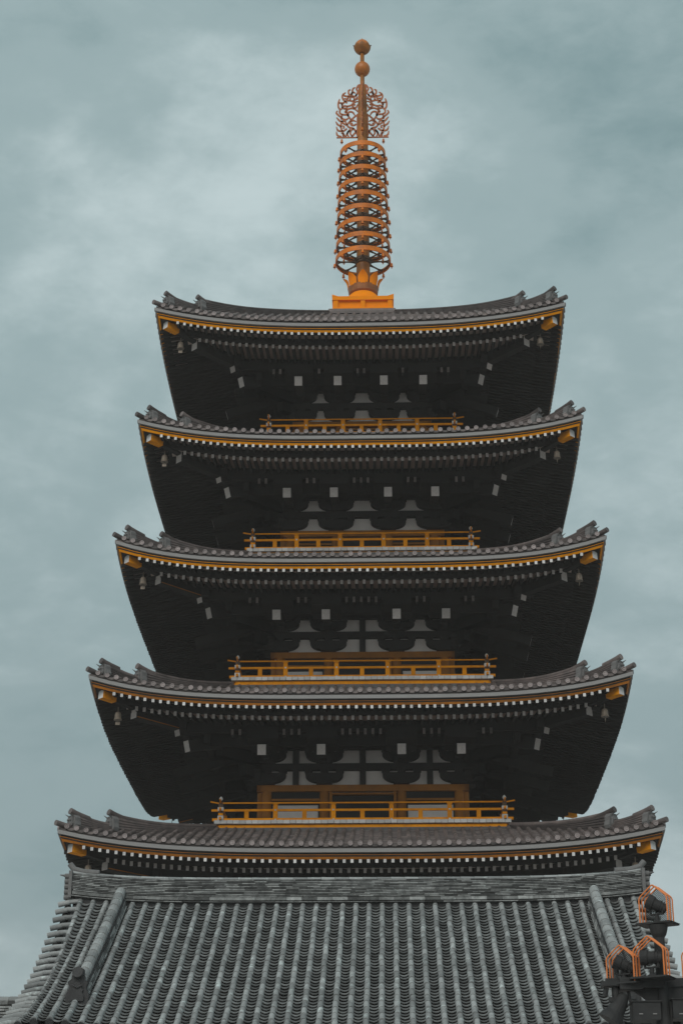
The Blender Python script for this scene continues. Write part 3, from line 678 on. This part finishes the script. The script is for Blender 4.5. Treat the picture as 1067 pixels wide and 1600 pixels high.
for k in range(8): obj('lotus_petal', cp, sp, loc=(AX, 0, 49.0), rot=(0, 0, k * PI / 4))
for s in (-1, 1):
    mb = MB(); mb.tube([(AX + s * 0.31, 0, 49.05), (AX + s * 0.38, 0, 49.10)], [0.04, 0.012], 6); mb.build('jewel_stud', BRNZ, sp)

# ================================================================== FOREGROUND HALL
XC, HX = 0.14, 6.10        # centre and half length of the roof
YR, RUN = -23.0, 6.1
hall = thing('temple_hall', 'hall with a weathered grey tiled gable roof standing before the pagoda', 'temple hall')
def zr(x, r):
    e = abs(x - XC) / HX
    wv = min(1.15, max(0.0, (e - 0.84) / 0.132)) ** 2.2
    return 9.26 + wv * (-0.25 * r + 0.037 * r * r) + 0.16 * min(e, 1.1) ** 5 - 0.602 * r + 0.0075 * r * r + 0.16 * (r / RUN) ** 2 * min(e, 0.93) ** 6
def SP(x, r, h=0.0):   # point on the slope, h above it
    s = (zr(x, r - 0.05) - zr(x, r + 0.05)) / 0.1; n = math.hypot(1, s); return (x, YR - r - h * s / n, zr(x, r) + h / n)
PIT = 0.2825; NCOL = 43
cols_x = [XC + (i - (NCOL - 1) / 2) * PIT for i in range(NCOL)]
ca_ = half_arc(0.056, 7, 0.056); ca_ = [(ca_[0][0], -0.03)] + ca_ + [(ca_[-1][0], -0.03)]
def frame_at(x, r):
    a = Vector(SP(x, r)); b = Vector(SP(x, r - 0.1)); up = (b - a).normalized(); nrm = Vector((1, 0, 0)).cross(up).normalized()
    return a, up, nrm
def local_mesh(kind):
    mb = MB()
    if kind == 'cover':      # 0.33 long half barrel, wider lip at the bottom end
        secs = [(0.0, 1.06), (0.03, 1.06), (0.032, 0.97), (0.34, 0.93)]
        vs = []
        for t, k in secs:
            for a, b in ca_: vs.append((a * k, t, b * k + 0.005))
        n = len(ca_)
        mb.add(vs, [(i * n + j, i * n + j + 1, (i + 1) * n + j + 1, (i + 1) * n + j) for i in range(3) for j in range(n - 1)] + [tuple(range(n - 1, -1, -1))])
    else:                    # pan: shallow trough, thick front lip
        w_ = 0.104; pr = [(-w_ + s_ * 2 * w_, 0.046 * (2 * s_ - 1) ** 2) for s_ in [0, .2, .35, .5, .65, .8, 1]]
        vs = [(a, 0, b + 0.043) for a, b in pr] + [(a, 0.215, b - 0.014) for a, b in pr] + [(a, 0, b + 0.027) for a, b in pr] + [(a, 0.15, b - 0.014) for a, b in pr]
        mb.add(vs, [(j, j + 1, 7 + j + 1, 7 + j) for j in range(6)] + [(14 + j, 15 + j, j + 1, j) for j in range(6)] + [(21 + j, 22 + j, 15 + j, 14 + j) for j in range(6)])
    return mb
CM, PM = local_mesh('cover'), local_mesh('pan')
cme, pme_ = CM.mesh('cover_tile', FTILE), PM.mesh('pan_tile', FPAN)
def place(mb, me, name, x, r, parent, single, jit=0.004, mirror=False):
    a, up, nrm = frame_at(x, r)
    j = Vector((random.uniform(-jit, jit) * 1.3, 0, 0)) + nrm * random.uniform(-jit, jit)
    ang = random.gauss(0, 0.014)
    xr = Vector((1, 0, 0)) * math.cos(ang) + up * math.sin(ang); yu = up * math.cos(ang) - Vector((1, 0, 0)) * math.sin(ang)
    Mx = Matrix(((xr.x, yu.x, nrm.x, a.x + j.x), (xr.y, yu.y, nrm.y, a.y + j.y), (xr.z, yu.z, nrm.z, a.z + j.z), (0, 0, 0, 1)))
    if single: o = bpy.data.objects.new(name, me); COL.objects.link(o); o.parent = parent; o.matrix_local = Mx; return
    src, acc = mb
    acc.add([Mx @ Vector(p) for p in src.v], src.f, src.m)
roofp = part('tiled_roof', hall, 'weathered grey roof of round cover tiles over curved pan tiles')
acc_c, acc_p = MB(), MB()
SL = math.sqrt(1 + 0.56 ** 2)
cov_r = [RUN - i * 0.32 / SL for i in range(int(5.95 * SL / 0.32) + 1)]
pan_r = [RUN - 0.02 - i * 0.163 / SL for i in range(int(5.90 * SL / 0.163) + 1)]
skip_cols = {3, NCOL - 4 - 1 + 1 - 1}
RIDGE_X = (cols_x[3] + 0.03, cols_x[NCOL - 4] + 0.0)
count_c = count_p = 0
def in_view(r): return r < 5.75
for r in cov_r:
    for i, x in enumerate(cols_x):
        single = in_view(r) and count_c < 300
        if single: count_c += 1
        place((CM, acc_c), cme, 'cover_tile', x, r, roofp, single)
for r in pan_r:
    for i in range(NCOL - 1):
        x = (cols_x[i] + cols_x[i + 1]) / 2
        single = in_view(r) and count_p < 300
        if single: count_p += 1
        place((PM, acc_p), pme_, 'pan_tile', x, r, roofp, single, jit=0.003)
acc_c.build('cover_tile', FTILE, roofp, kind='stuff'); acc_p.build('pan_tile', FPAN, roofp, kind='stuff')
# eave end caps: dark round ends
mb = MB()
for x in cols_x:
    a = SP(x, RUN + 0.02, 0.03); mb.tube([(a[0], a[1], a[2]), (a[0], a[1] - 0.03, a[2] - 0.015)], 0.07, 12)
mb.build('eave_end', FDARK, roofp)
# deck under the tiles, both slopes
mb = MB()
for sgn in (1, -1):
    nx, nr = 40, 8; vs = []
    for th in (0.0, -0.16):
        for i in range(nx + 1):
            for j in range(nr + 1):
                x = XC - HX + 2 * HX * i / nx; r = RUN * j / nr; q = SP(x, r, -0.045 + th); vs.append((q[0], YR + (q[1] - YR) * sgn, q[2]))
    k = (nx + 1) * (nr + 1); fs = []
    for i in range(nx):
        for j in range(nr):
            f = (i * (nr + 1) + j, i * (nr + 1) + j + 1, (i + 1) * (nr + 1) + j + 1, (i + 1) * (nr + 1) + j)
            fs += [f, tuple(k + q for q in reversed(f))]
    for i in range(nx):
        a = i * (nr + 1) + nr; b = (i + 1) * (nr + 1) + nr; fs.append((a, a + k, b + k, b))
    for j in range(nr):
        fs.append((j, j + k, j + 1 + k, j + 1)); a = nx * (nr + 1) + j; fs.append((a, a + 1, a + 1 + k, a + k))
    mb.add(vs, fs)
mb.build('roof_deck', FDARK, roofp)
# back slope: same tiles turned round
mb = MB()
for r in cov_r[::1]:
    for x in cols_x: place((CM, mb), cme, 'cover_tile', x, r, roofp, False)
o = mb.build('back_cover_tile', FTILE, roofp, kind='stuff', loc=(2 * XC, 2 * YR, 0)); o.rotation_euler = (0, 0, PI)
# verge: short barrel tiles laid across both gable edges
bt = MB(); n_ = 12
bt.tube([(0, 0, 0), (-0.20, 0, -0.012), (-0.205, 0, -0.022), (-0.45, 0, -0.075)], [0.052, 0.052, 0.058, 0.058], n_)
vm_ = bt.mesh('verge_tile', FTILE)
for sgn in (-1, 1):
    r = 0.10
    while r < RUN:
        a = SP(XC + sgn * (HX - 0.14), r, 0.045)
        o = obj('verge_tile', vm_, roofp, loc=a, rot=(0, random.uniform(-0.04, 0.04), 0 if sgn < 0 else PI)); r += 0.262
    # boards under the verge
    mb = MB()
    for k in range(8):
        r0, r1 = RUN * k / 8, RUN * (k + 1) / 8; x = XC + sgn * (HX + 0.12)
        p0, p1 = SP(x, r0, -0.06), SP(x, r1, -0.06)
        for yy in (1, -1):
            q0 = (p0[0], YR + (p0[1] - YR) * yy, p0[2]); q1 = (p1[0], YR + (p1[1] - YR) * yy, p1[2])
            lo = [(q0[0] - 0.05, q0[1], q0[2] - 0.42), (q0[0] + 0.05, q0[1], q0[2] - 0.42), (q1[0] + 0.05, q1[1], q1[2] - 0.42), (q1[0] - 0.05, q1[1], q1[2] - 0.42)]
            hi = [(q0[0] - 0.05, q0[1], q0[2]), (q0[0] + 0.05, q0[1], q0[2]), (q1[0] + 0.05, q1[1], q1[2]), (q1[0] - 0.05, q1[1], q1[2])]
            mb.hexa(lo + hi)
    mb.build('gable_board', WOOD, roofp)
# main ridge: courses of thin tiles, a thicker band below, a row of round tiles on top
ridge = part('main_ridge', hall, 'tall ridge of thin grey tile courses under a row of round tiles')
RX0, RX1 = XC - 6.13, XC + 6.13
def rz(x): e = abs(x - XC) / HX; return 0.16 * min(e, 1.1) ** 5
def ridge_tile(mb, x0, x1, y0, y1, z0, z1):
    a, b = rz(x0), rz(x1)
    mb.hexa([(x0, y0, z0 + a), (x1, y0, z0 + b), (x1, y1, z0 + b), (x0, y1, z0 + a), (x0, y0, z1 + a), (x1, y0, z1 + b), (x1, y1, z1 + b), (x0, y1, z1 + a)])
ZB = 9.315
mb = MB(); x = RX0
while x < RX1 - 0.01:
    x2 = min(RX1, x + 0.5); ridge_tile(mb, x, x2, YR - 0.14, YR + 0.14, ZB - 0.16, 9.80); x = x2
mb.build('ridge_core', FDARK, ridge)
rows_n = 11; hrow = (9.80 - 9.415) / rows_n; cnt = 0; back = MB(); extra = MB()
for k in range(rows_n):
    x = RX0 - random.uniform(0, 0.3)
    while x < RX1:
        ln = random.uniform(0.26, 0.32); a, b = max(x, RX0), min(x + ln, RX1); x += ln
        if b - a < 0.04: continue
        dy = 0.215 - k * 0.0035 + random.uniform(-0.006, 0.006); z0 = 9.415 + k * hrow + random.uniform(-0.002, 0.002)
        mb = MB(); ridge_tile(mb, a + 0.002, b - 0.002, YR - dy, YR - 0.13, z0, z0 + hrow * 0.55)
        if cnt < 300 and k >= 4: mb.build('ridge_tile', FRDG, ridge); cnt += 1
        else: extra.add(mb.v, mb.f)
        ridge_tile(back, a + 0.002, b - 0.002, YR + 0.15, YR + dy, z0, z0 + hrow * 0.66)
extra.build('ridge_tile', FRDG, ridge, kind='stuff'); back.build('back_ridge_tile', FRDG, ridge, kind='stuff')
x = RX0 + 0.02
while x < RX1 - 0.05:      # thick band tiles
    x2 = min(RX1, x + 0.33); mb = MB(); ridge_tile(mb, x + 0.002, x2 - 0.002, YR - 0.25 - random.uniform(0, 0.006), YR + 0.25, ZB + 0.012, ZB + 0.078); mb.build('band_tile', FRDG, ridge); x = x2
mb = MB(); x = RX0
while x < RX1 - 0.05:
    x2 = min(RX1, x + 0.4); ridge_tile(mb, x + 0.003, x2 - 0.003, YR - 0.235, YR + 0.235, ZB - 0.025, ZB - 0.008); x = x2
mb.build('thin_course', FRDG, ridge)
x = RX0 - 0.02
while x < RX1 - 0.02:      # round tiles on top
    x2 = min(RX1 + 0.02, x + 0.30); mb = MB(); a, b = rz(x), rz(x2)
    pr = [(-0.12, 9.775), (-0.10, 9.82), (-0.06, 9.855), (0, 9.87), (0.06, 9.855), (0.10, 9.82), (0.12, 9.775)]
    vs = [(x, YR + y_, z_ + a) for y_, z_ in pr] + [(x2 - 0.006, YR + y_ * 0.95, z_ + b - 0.004) for y_, z_ in pr]
    mb.add(vs, [(j + 1, j, j + 7, j + 8) for j in range(6)] + [tuple(range(7)), tuple(range(13, 6, -1))]); mb.build('ridge_top_tile', FTILE, ridge); x = x2
for sgn in (-1, 1):
    xe = RX0 if sgn < 0 else RX1; ze = rz(xe)
    mb = MB()  # upright end piece with stacked rounds, and the curled tube above
    mb.box(xe - 0.07 if sgn < 0 else xe, xe if sgn < 0 else xe + 0.07, YR - 0.24, YR + 0.24, 9.25 + ze, 9.83 + ze)
    for k in range(5):
        mb.tube([(xe, YR - 0.12, 9.27 + ze + k * 0.115), (xe + sgn * 0.17, YR - 0.12, 9.27 + ze + k * 0.115)], 0.056, 10)
        mb.tube([(xe, YR + 0.12, 9.27 + ze + k * 0.115), (xe + sgn * 0.17, YR + 0.12, 9.27 + ze + k * 0.115)], 0.056, 10)
    mb.build('ridge_end_tile', GREY_T, ridge)
    mb = MB(); mb.tube([(xe - sgn * 0.55, YR, 9.80 + ze), (xe - sgn * 0.2, YR, 9.83 + ze), (xe + sgn * 0.0, YR, 9.90 + ze), (xe + sgn * 0.10, YR, 10.02 + ze)], [0.085, 0.08, 0.07, 0.065], 12)
    mb.tube([(xe + sgn * 0.02, YR - 0.1, 9.72 + ze), (xe + sgn * 0.28, YR - 0.1, 9.76 + ze)], [0.05, 0.012], 8)
    mb.build('ridge_curl_tile', GREY_T, ridge)
# descending ridges with their end ornaments
for xr_ in RIDGE_X:
    dr = part('descending_ridge', hall, 'descending ridge near the %s gable edge' % ('left' if xr_ < 0 else 'right'))
    for lay in range(4):
        wd_ = 0.165 - lay * 0.016; r = 0.28 + (3 - lay) * 0.02
        while r < 5.0:
            r2 = min(5.02, r + 0.27); mb = MB()
            p = [SP(xr_ - wd_, r, 0.06 + lay * 0.05), SP(xr_ + wd_, r, 0.06 + lay * 0.05), SP(xr_ + wd_, r2 - 0.006, 0.06 + lay * 0.05), SP(xr_ - wd_, r2 - 0.006, 0.06 + lay * 0.05)]
            q = [SP(xr_ - wd_, r, 0.098 + lay * 0.05), SP(xr_ + wd_, r, 0.098 + lay * 0.05), SP(xr_ + wd_, r2 - 0.006, 0.098 + lay * 0.05), SP(xr_ - wd_, r2 - 0.006, 0.098 + lay * 0.05)]
            mb.hexa([p[3], p[2], p[1], p[0], q[3], q[2], q[1], q[0]]); mb.build('ridge_tile', FRDG, dr); r = r2
    mb = MB(); mb.hexa([SP(xr_ - 0.12, 5.0, 0), SP(xr_ + 0.12, 5.0, 0), SP(xr_ + 0.12, 0.3, 0), SP(xr_ - 0.12, 0.3, 0), SP(xr_ - 0.12, 5.0, 0.25), SP(xr_ + 0.12, 5.0, 0.25), SP(xr_ + 0.12, 0.3, 0.25), SP(xr_ - 0.12, 0.3, 0.25)]); mb.build('ridge_core', FDARK, dr)
    r = 0.10
    while r < 4.85:
        r2 = r + 0.30; mb = MB()
        mb.tube([SP(xr_, r2, 0.30), SP(xr_, r2 - 0.03, 0.30), SP(xr_, r2 - 0.032, 0.30), SP(xr_, r, 0.297)], [0.118, 0.118, 0.110, 0.106], 14); mb.build('round_ridge_tile', FTILE, dr); r = r2
    mb = MB()
    shield = [(-0.20, -0.02), (-0.22, 0.16), (-0.15, 0.30), (-0.19, 0.40), (-0.12, 0.46), (-0.105, 0.55), (-0.10, 0.64), (0, 0.69), (0.10, 0.64), (0.105, 0.55), (0.12, 0.46), (0.19, 0.40), (0.15, 0.30), (0.22, 0.16), (0.20, -0.02)]
    a0 = SP(xr_, 5.12)
    mb.prism(shield[::-1], lambda a, b, d: (xr_ + a, a0[1] - d, a0[2] + b), -0.10, 0.06)
    mb.prism([(a * 0.6, b * 0.5 + 0.06) for a, b in shield[::-1]], lambda a, b, d: (xr_ + a, a0[1] - d, a0[2] + b), 0.06, 0.10)
    mb.tube([(xr_ - 0.09, a0[1] - 0.1, a0[2] + 0.34), (xr_, a0[1] - 0.12, a0[2] + 0.29), (xr_ + 0.09, a0[1] - 0.1, a0[2] + 0.34)], 0.018, 6)
    mb.tube([(xr_, a0[1] + 0.25, a0[2] + 0.50), (xr_, a0[1] - 0.16, a0[2] + 0.57)], 0.10, 14)
    mb.build('ridge_end_ornament', FDARK, dr)
# walls of the hall
mb = MB(); mb.box(XC - 5.2, XC + 5.2, YR - 4.6, YR + 4.6, 0.5, 6.1, 0); mb.box(XC - 5.5, XC + 5.5, YR - 4.9, YR + 4.9, 0, 0.5, 1); mb.build('wall', [PLAS, STONE], hall)
for x in (-5.2, -2.6, 0, 2.6, 5.2):
    for s in (-1, 1):
        mb = MB(); mb.lathe([(0.2, 0.5), (0.2, 6.2)], 12, (XC + x, YR + s * 4.65, 0)); mb.build('column', WOOD, hall)
for s in (-1, 1):
    mb = MB(); x = XC + s * 5.2
    mb.add([(x - 0.05, YR - 4.6, 6.1), (x - 0.05, YR + 4.6, 6.1), (x - 0.05, YR, 8.9), (x + 0.05, YR - 4.6, 6.1), (x + 0.05, YR + 4.6, 6.1), (x + 0.05, YR, 8.9)], [(0, 1, 2), (5, 4, 3), (0, 3, 4, 1), (1, 4, 5, 2), (2, 5, 3, 0)]); mb.build('gable_wall', PLAS, hall)

# ------------------------------------------------------------------ low corridor roofs on both sides of the hall
for sgn in (-1, 1):
    c = thing('corridor', 'low tiled corridor roof behind the %s end of the grey tiled hall' % ('left' if sgn < 0 else 'right'), 'corridor')
    x0, x1 = (-22.0, -4.9) if sgn < 0 else (5.2, 22.0); yr = -24.0; zt = 7.22
    mb = MB(); mb.box(x0, x1, yr - 0.16, yr + 0.16, 6.60, 7.05); mb.build('ridge_core', FDARK, c)
    for k in range(5):
        mb = MB(); x = x0 - (k % 2) * 0.14
        while x < x1:
            a, b = max(x, x0), min(x + 0.29, x1); x += 0.29
            if b - a > 0.05: mb.box(a + 0.003, b - 0.003, yr - 0.20 - 0.02 * (k % 2), yr + 0.20, 6.72 + k * 0.06, 6.76 + k * 0.06)
        mb.build('ridge_course', FRDG, c)
    x = x0
    while x < x1 - 0.02:
        x2 = min(x1, x + 0.30)
        mb = MB(); mb.box(x + 0.003, x2 - 0.003, yr - 0.20, yr + 0.20, 7.03, 7.11); mb.build('band_tile', FRDG, c)
        mb = MB(); pr = [(-0.13, 7.11), (-0.11, 7.16), (-0.06, 7.205), (0, 7.22), (0.06, 7.205), (0.11, 7.16), (0.13, 7.11)]
        vs = [(x, yr + y_, z_) for y_, z_ in pr] + [(x2 - 0.008, yr + y_ * 0.94, z_ - 0.005) for y_, z_ in pr]
        mb.add(vs, [(j + 1, j, j + 7, j + 8) for j in range(6)] + [tuple(range(7)), tuple(range(13, 6, -1))]); mb.build('ridge_top_tile', FTILE, c); x = x2
    mb = MB(); x = x0 + 0.15
    while x < x1:
        for k in range(8):
            r0 = 0.15 + k * 0.27; z0 = 6.70 - 0.5 * r0; z1 = 6.70 - 0.5 * (r0 + 0.27)
            mb.tube([(x, yr - r0 - 0.27, z1 + 0.02), (x, yr - r0, z0 + 0.01)], [0.068, 0.060], 8)
        x += 0.2825
    mb.build('cover_tile', FTILE, c, kind='stuff')
    mb = MB(); x = x0 + 0.15 - 0.14
    while x < x1 - 0.25:
        for k in range(14):
            r0 = 0.15 + k * 0.154; z0 = 6.70 - 0.5 * r0; z1 = 6.70 - 0.5 * (r0 + 0.154)
            mb.box(x, x + 0.28, yr - r0 - 0.154, yr - r0, z1 - 0.05, z0 - 0.045)
        x += 0.2825
    mb.build('pan_tile', FPAN, c, kind='stuff')
    mb = MB(); mb.hexa([(x0, yr - 2.4, 5.25), (x1, yr - 2.4, 5.25), (x1, yr + 2.4, 5.25), (x0, yr + 2.4, 5.25), (x0, yr - 2.4, 5.4), (x1, yr - 2.4, 5.4), (x1, yr + 2.4, 5.4), (x0, yr + 2.4, 5.4)])
    mb.add([(x0, yr - 2.35, 5.4), (x1, yr - 2.35, 5.4), (x1, yr, 6.62), (x0, yr, 6.62), (x1, yr + 2.35, 5.4), (x0, yr + 2.35, 5.4)], [(0, 1, 2, 3), (3, 2, 4, 5), (0, 3, 5), (1, 4, 2)])
    mb.build('roof_deck', FDARK, c)
    mb = MB(); mb.box(x0, x1, yr - 1.6, yr + 1.6, 0, 5.25); mb.build('wall', PLAS, c)

# ================================================================== FLOODLIGHT MAST
PX, PY = 4.45, -38.0
mast = thing('floodlight_mast', 'black steel floodlight mast with arched arms in front of the tiled roof', 'light mast', (PX, PY, 0))
mb = MB(); mb.lathe([(0.11, 0), (0.11, 4.6), (0.085, 4.9), (0.075, 5.3), (0.072, 6.08)], 16); mb.lathe([(0.16, 0), (0.16, 0.05), (0.11, 0.06)], 16); mb.build('pole', BLACK, mast)
mb = MB(); mb.lathe([(0.07, 5.93), (0.10, 5.98), (0.12, 6.05), (0.13, 6.10)], 16); mb.build('collar', BLACK, mast)
for s in (-1, 1):     # platform arms with a curved brace under each
    mb = MB(); mb.bar((0, 0, 5.34), (s * 0.74, 0, 5.37 + (0.0 if s > 0 else -0.02)), 0.10, 0.11); mb.build('arm', BLACK, mast)
    poly = [(0.05, 5.30), (0.62, 5.30), (0.55, 5.27)] + [(0.52 - 0.42 * math.sin(t * PI / 16), 5.26 - 0.46 * (1 - math.cos(t * PI / 16))) for t in range(1, 9)] + [(0.05, 4.78)]
    mb = MB(); pts = [(s * a, b) for a, b in poly]; mb.prism(pts if s < 0 else pts[::-1], lambda a, b, d: (a, d, b), -0.025, 0.025); mb.build('brace', BLACK, mast)
mb = MB(); mb.bar((-0.42, 0, 5.25), (-0.42, 0, 5.40), 0.3, 0.3, up=(0, 1, 0)); mb.box(-0.80, -0.30, -0.12, 0.12, 5.30, 5.36); mb.box(-0.28, 0.0, -0.14, 0.14, 5.27, 5.38); mb.build('junction_plate', BLACK, mast)
mb = MB(); mb.box(-0.42, -0.06, -0.16, 0.2, 4.86, 5.09); mb.box(-0.44, -0.04, -0.18, 0.22, 5.085, 5.10); mb.build('ballast_box', BLACK, mast)
mb = MB(); mb.box(0.10, 0.52, -0.16, 0.2, 4.88, 5.12); mb.box(0.08, 0.54, -0.18, 0.22, 5.115, 5.13); mb.build('ballast_box', BLACK, mast)
for x_ in (-0.32, -0.14, 0.2, 0.38):
    mb = MB(); mb.tube([(x_ - 0.025, -0.165, 4.93), (x_ + 0.025, -0.165, 4.93)], 0.008, 6); mb.build('box_latch', GREY, mast)

def hoop_pts(w, h):
    """gothic hoop in the x-z plane: legs, rounded shoulders, pointed top"""
    pts = [(-w, 0), (-w * 0.99, h * 0.50)]
    for i in range(5):
        t = i / 4; a = math.radians(180 - 48 * t); pts.append((-w + 0.10 + 0.10 * math.cos(a), h * 0.60 + 0.10 * math.sin(a)))
    pts.append((-0.012, h)); 
    return pts + [(-x, z) for x, z in reversed(pts[:-1])] if False else pts + [(0.012, h)] + [(-x, z) for x, z in reversed(pts[:-1])]
def caged_light(loc, rz, label, aim, tilt, panel=True, sc_=0.88, nh=3):
    t = thing('caged_floodlight', label, 'floodlight', loc, rz, 'caged floodlights on the mast')
    t.scale = (sc_, sc_, sc_)
    w, h = 0.225, 0.56
    mb = MB(); mb.box(-0.27, 0.27, -0.06, 0.34, -0.025, 0.0); mb.box(-0.30, 0.30, -0.03, 0.31, -0.012, -0.006); mb.build('base_plate', BLACK, t)
    for k in range(nh):
        mb = MB(); mb.tube([(x, k * 0.115, z_) for x, z_ in hoop_pts(w, h)], 0.0115, 8); mb.build('cage_hoop', CAGE, t)
    mb = MB(); mb.tube([(0, -0.005, h), (0, (nh - 1) * 0.115 + 0.005, h)], 0.012, 6)
    mb.tube([(w * 0.93, -0.005, h * 0.70), (w * 0.93, (nh - 1) * 0.115 + 0.005, h * 0.70)], 0.008, 6) 
    mb.build('cage_ridge_bar', CAGE, t)
    if panel:     # perforated guard at the back: a fine diamond lattice with real gaps
        mb = MB(); y = (nh - 1) * 0.115 - 0.02; hp = hoop_pts(w - 0.014, h - 0.02)
        def ztop(x):
            for (xa, za), (xb, zb_) in zip(hp, hp[1:]):
                if xb > xa and xa <= x <= xb: return za + (zb_ - za) * (x - xa) / (xb - xa)
            return 0.0
        st = 0.028
        for d in (1, -1):
            q = -0.8
            while q < 0.8:
                # line z = d*(x) + q, clipped to the hoop outline
                seg = None; n = 60
                for i in range(n + 1):
                    x = -w + 0.016 + (2 * w - 0.032) * i / n; z_ = d * x + q
                    inside = 0.0 <= z_ <= ztop(x)
                    if inside and seg is None: seg = x
                    if (not inside or i == n) and seg is not None:
                        if x - seg > 0.01: mb.bar((seg, y, d * seg + q), (x, y, d * x + q), 0.006, 0.0095, up=(0, 1, 0))
                        seg = None
                q += st
        mb.build('perforated_guard', BLACK, t)
    # lamp: yoke, barrel housing, hood and lens
    mb = MB(); mb.lathe([(0.07, 0.0), (0.07, 0.03), (0.035, 0.05), (0.03, 0.14)], 14, (0, 0.13, 0)); mb.box(-0.10, 0.10, 0.10, 0.16, 0.13, 0.15)
    for s in (-1, 1): mb.box(s * 0.10 - 0.008, s * 0.10 + 0.008, 0.10, 0.16, 0.13, 0.30)
    mb.build('lamp_yoke', BLACK, t)
    ax = Vector((math.cos(tilt) * math.sin(aim), -math.cos(tilt) * math.cos(aim), math.sin(tilt)))
    ctr = Vector((0, 0.13, 0.28))
    mb = MB(); mb.tube([ctr - ax * 0.17, ctr - ax * 0.15, ctr - ax * 0.05, ctr + ax * 0.04, ctr + ax * 0.05, ctr + ax * 0.15], [0.05, 0.075, 0.085, 0.09, 0.108, 0.112], 18)
    mb.tube([ctr - ax * 0.10, ctr - ax * 0.085], 0.096, 18); mb.tube([ctr - ax * 0.06, ctr - ax * 0.045], 0.098, 18); mb.build('lamp_housing', BLACK, t)
    mb = MB(); mb.tube([ctr + ax * 0.148, ctr + ax * 0.153], 0.10, 18); mb.build('lens', GLASS, t)
    return t
caged_light((PX - 0.06, PY - 0.05, 6.135), math.radians(-30), 'topmost caged floodlight, on the tip of the mast with sky behind it', math.radians(-70), math.radians(28))
caged_light((PX - 0.55, PY - 0.10, 5.34), math.radians(-30), 'lower caged floodlight furthest from the mast, over the grey roof tiles', math.radians(-60), math.radians(25), sc_=0.86)
caged_light((PX - 0.20, PY - 0.30, 5.39), math.radians(-26), 'lower caged floodlight right in front of the mast pole', math.radians(-80), math.radians(2), panel=False, sc_=0.92)
caged_light((PX + 0.46, PY - 0.05, 5.39), math.radians(-30), 'caged floodlight cut off by the right edge of the photo', math.radians(60), math.radians(20))
hs = thing('hanging_floodlight', 'black floodlight hanging under the left arm of the mast', 'floodlight', (PX - 0.62, PY - 0.02, 5.30))
mb = MB(); mb.tube([(0, 0, 0), (0, 0, -0.16)], 0.05, 10); mb.box(-0.09, 0.09, -0.05, 0.05, -0.20, -0.14); mb.build('yoke', BLACK, hs)
mb = MB(); mb.tube([(0.12, 0, -0.10), (0.06, 0, -0.20), (-0.02, 0, -0.33), (-0.05, 0, -0.38), (-0.09, 0, -0.44)], [0.06, 0.10, 0.12, 0.155, 0.17], 18); mb.build('lamp_housing', BLACK, hs)
mb = MB(); mb.tube([(-0.12, -0.02, -0.02), (-0.14, -0.02, -0.12)], 0.035, 8); mb.tube([(0.17, 0, -0.06), (0.19, 0, -0.2)], 0.02, 8); mb.build('cable_gland', BLACK, hs)

# ------------------------------------------------------------------ thin haze put in to lift the blacks under the eaves
hz = MB(); hz.box(-1502, 1502, -1502, 1502, -1.0, 51.0)
hm_ = bpy.data.materials.new('fill_haze'); hm_.use_nodes = True; hm_.node_tree.nodes.clear()
vo = hm_.node_tree.nodes.new('ShaderNodeVolumePrincipled'); mo = hm_.node_tree.nodes.new('ShaderNodeOutputMaterial')
vo.inputs['Color'].default_value = (0.95, 0.86, 0.82, 1); vo.inputs['Density'].default_value = 0.0008
hm_.node_tree.links.new(vo.outputs[0], mo.inputs['Volume'])
ho = hz.build('fill_haze', hm_, kind='stuff')
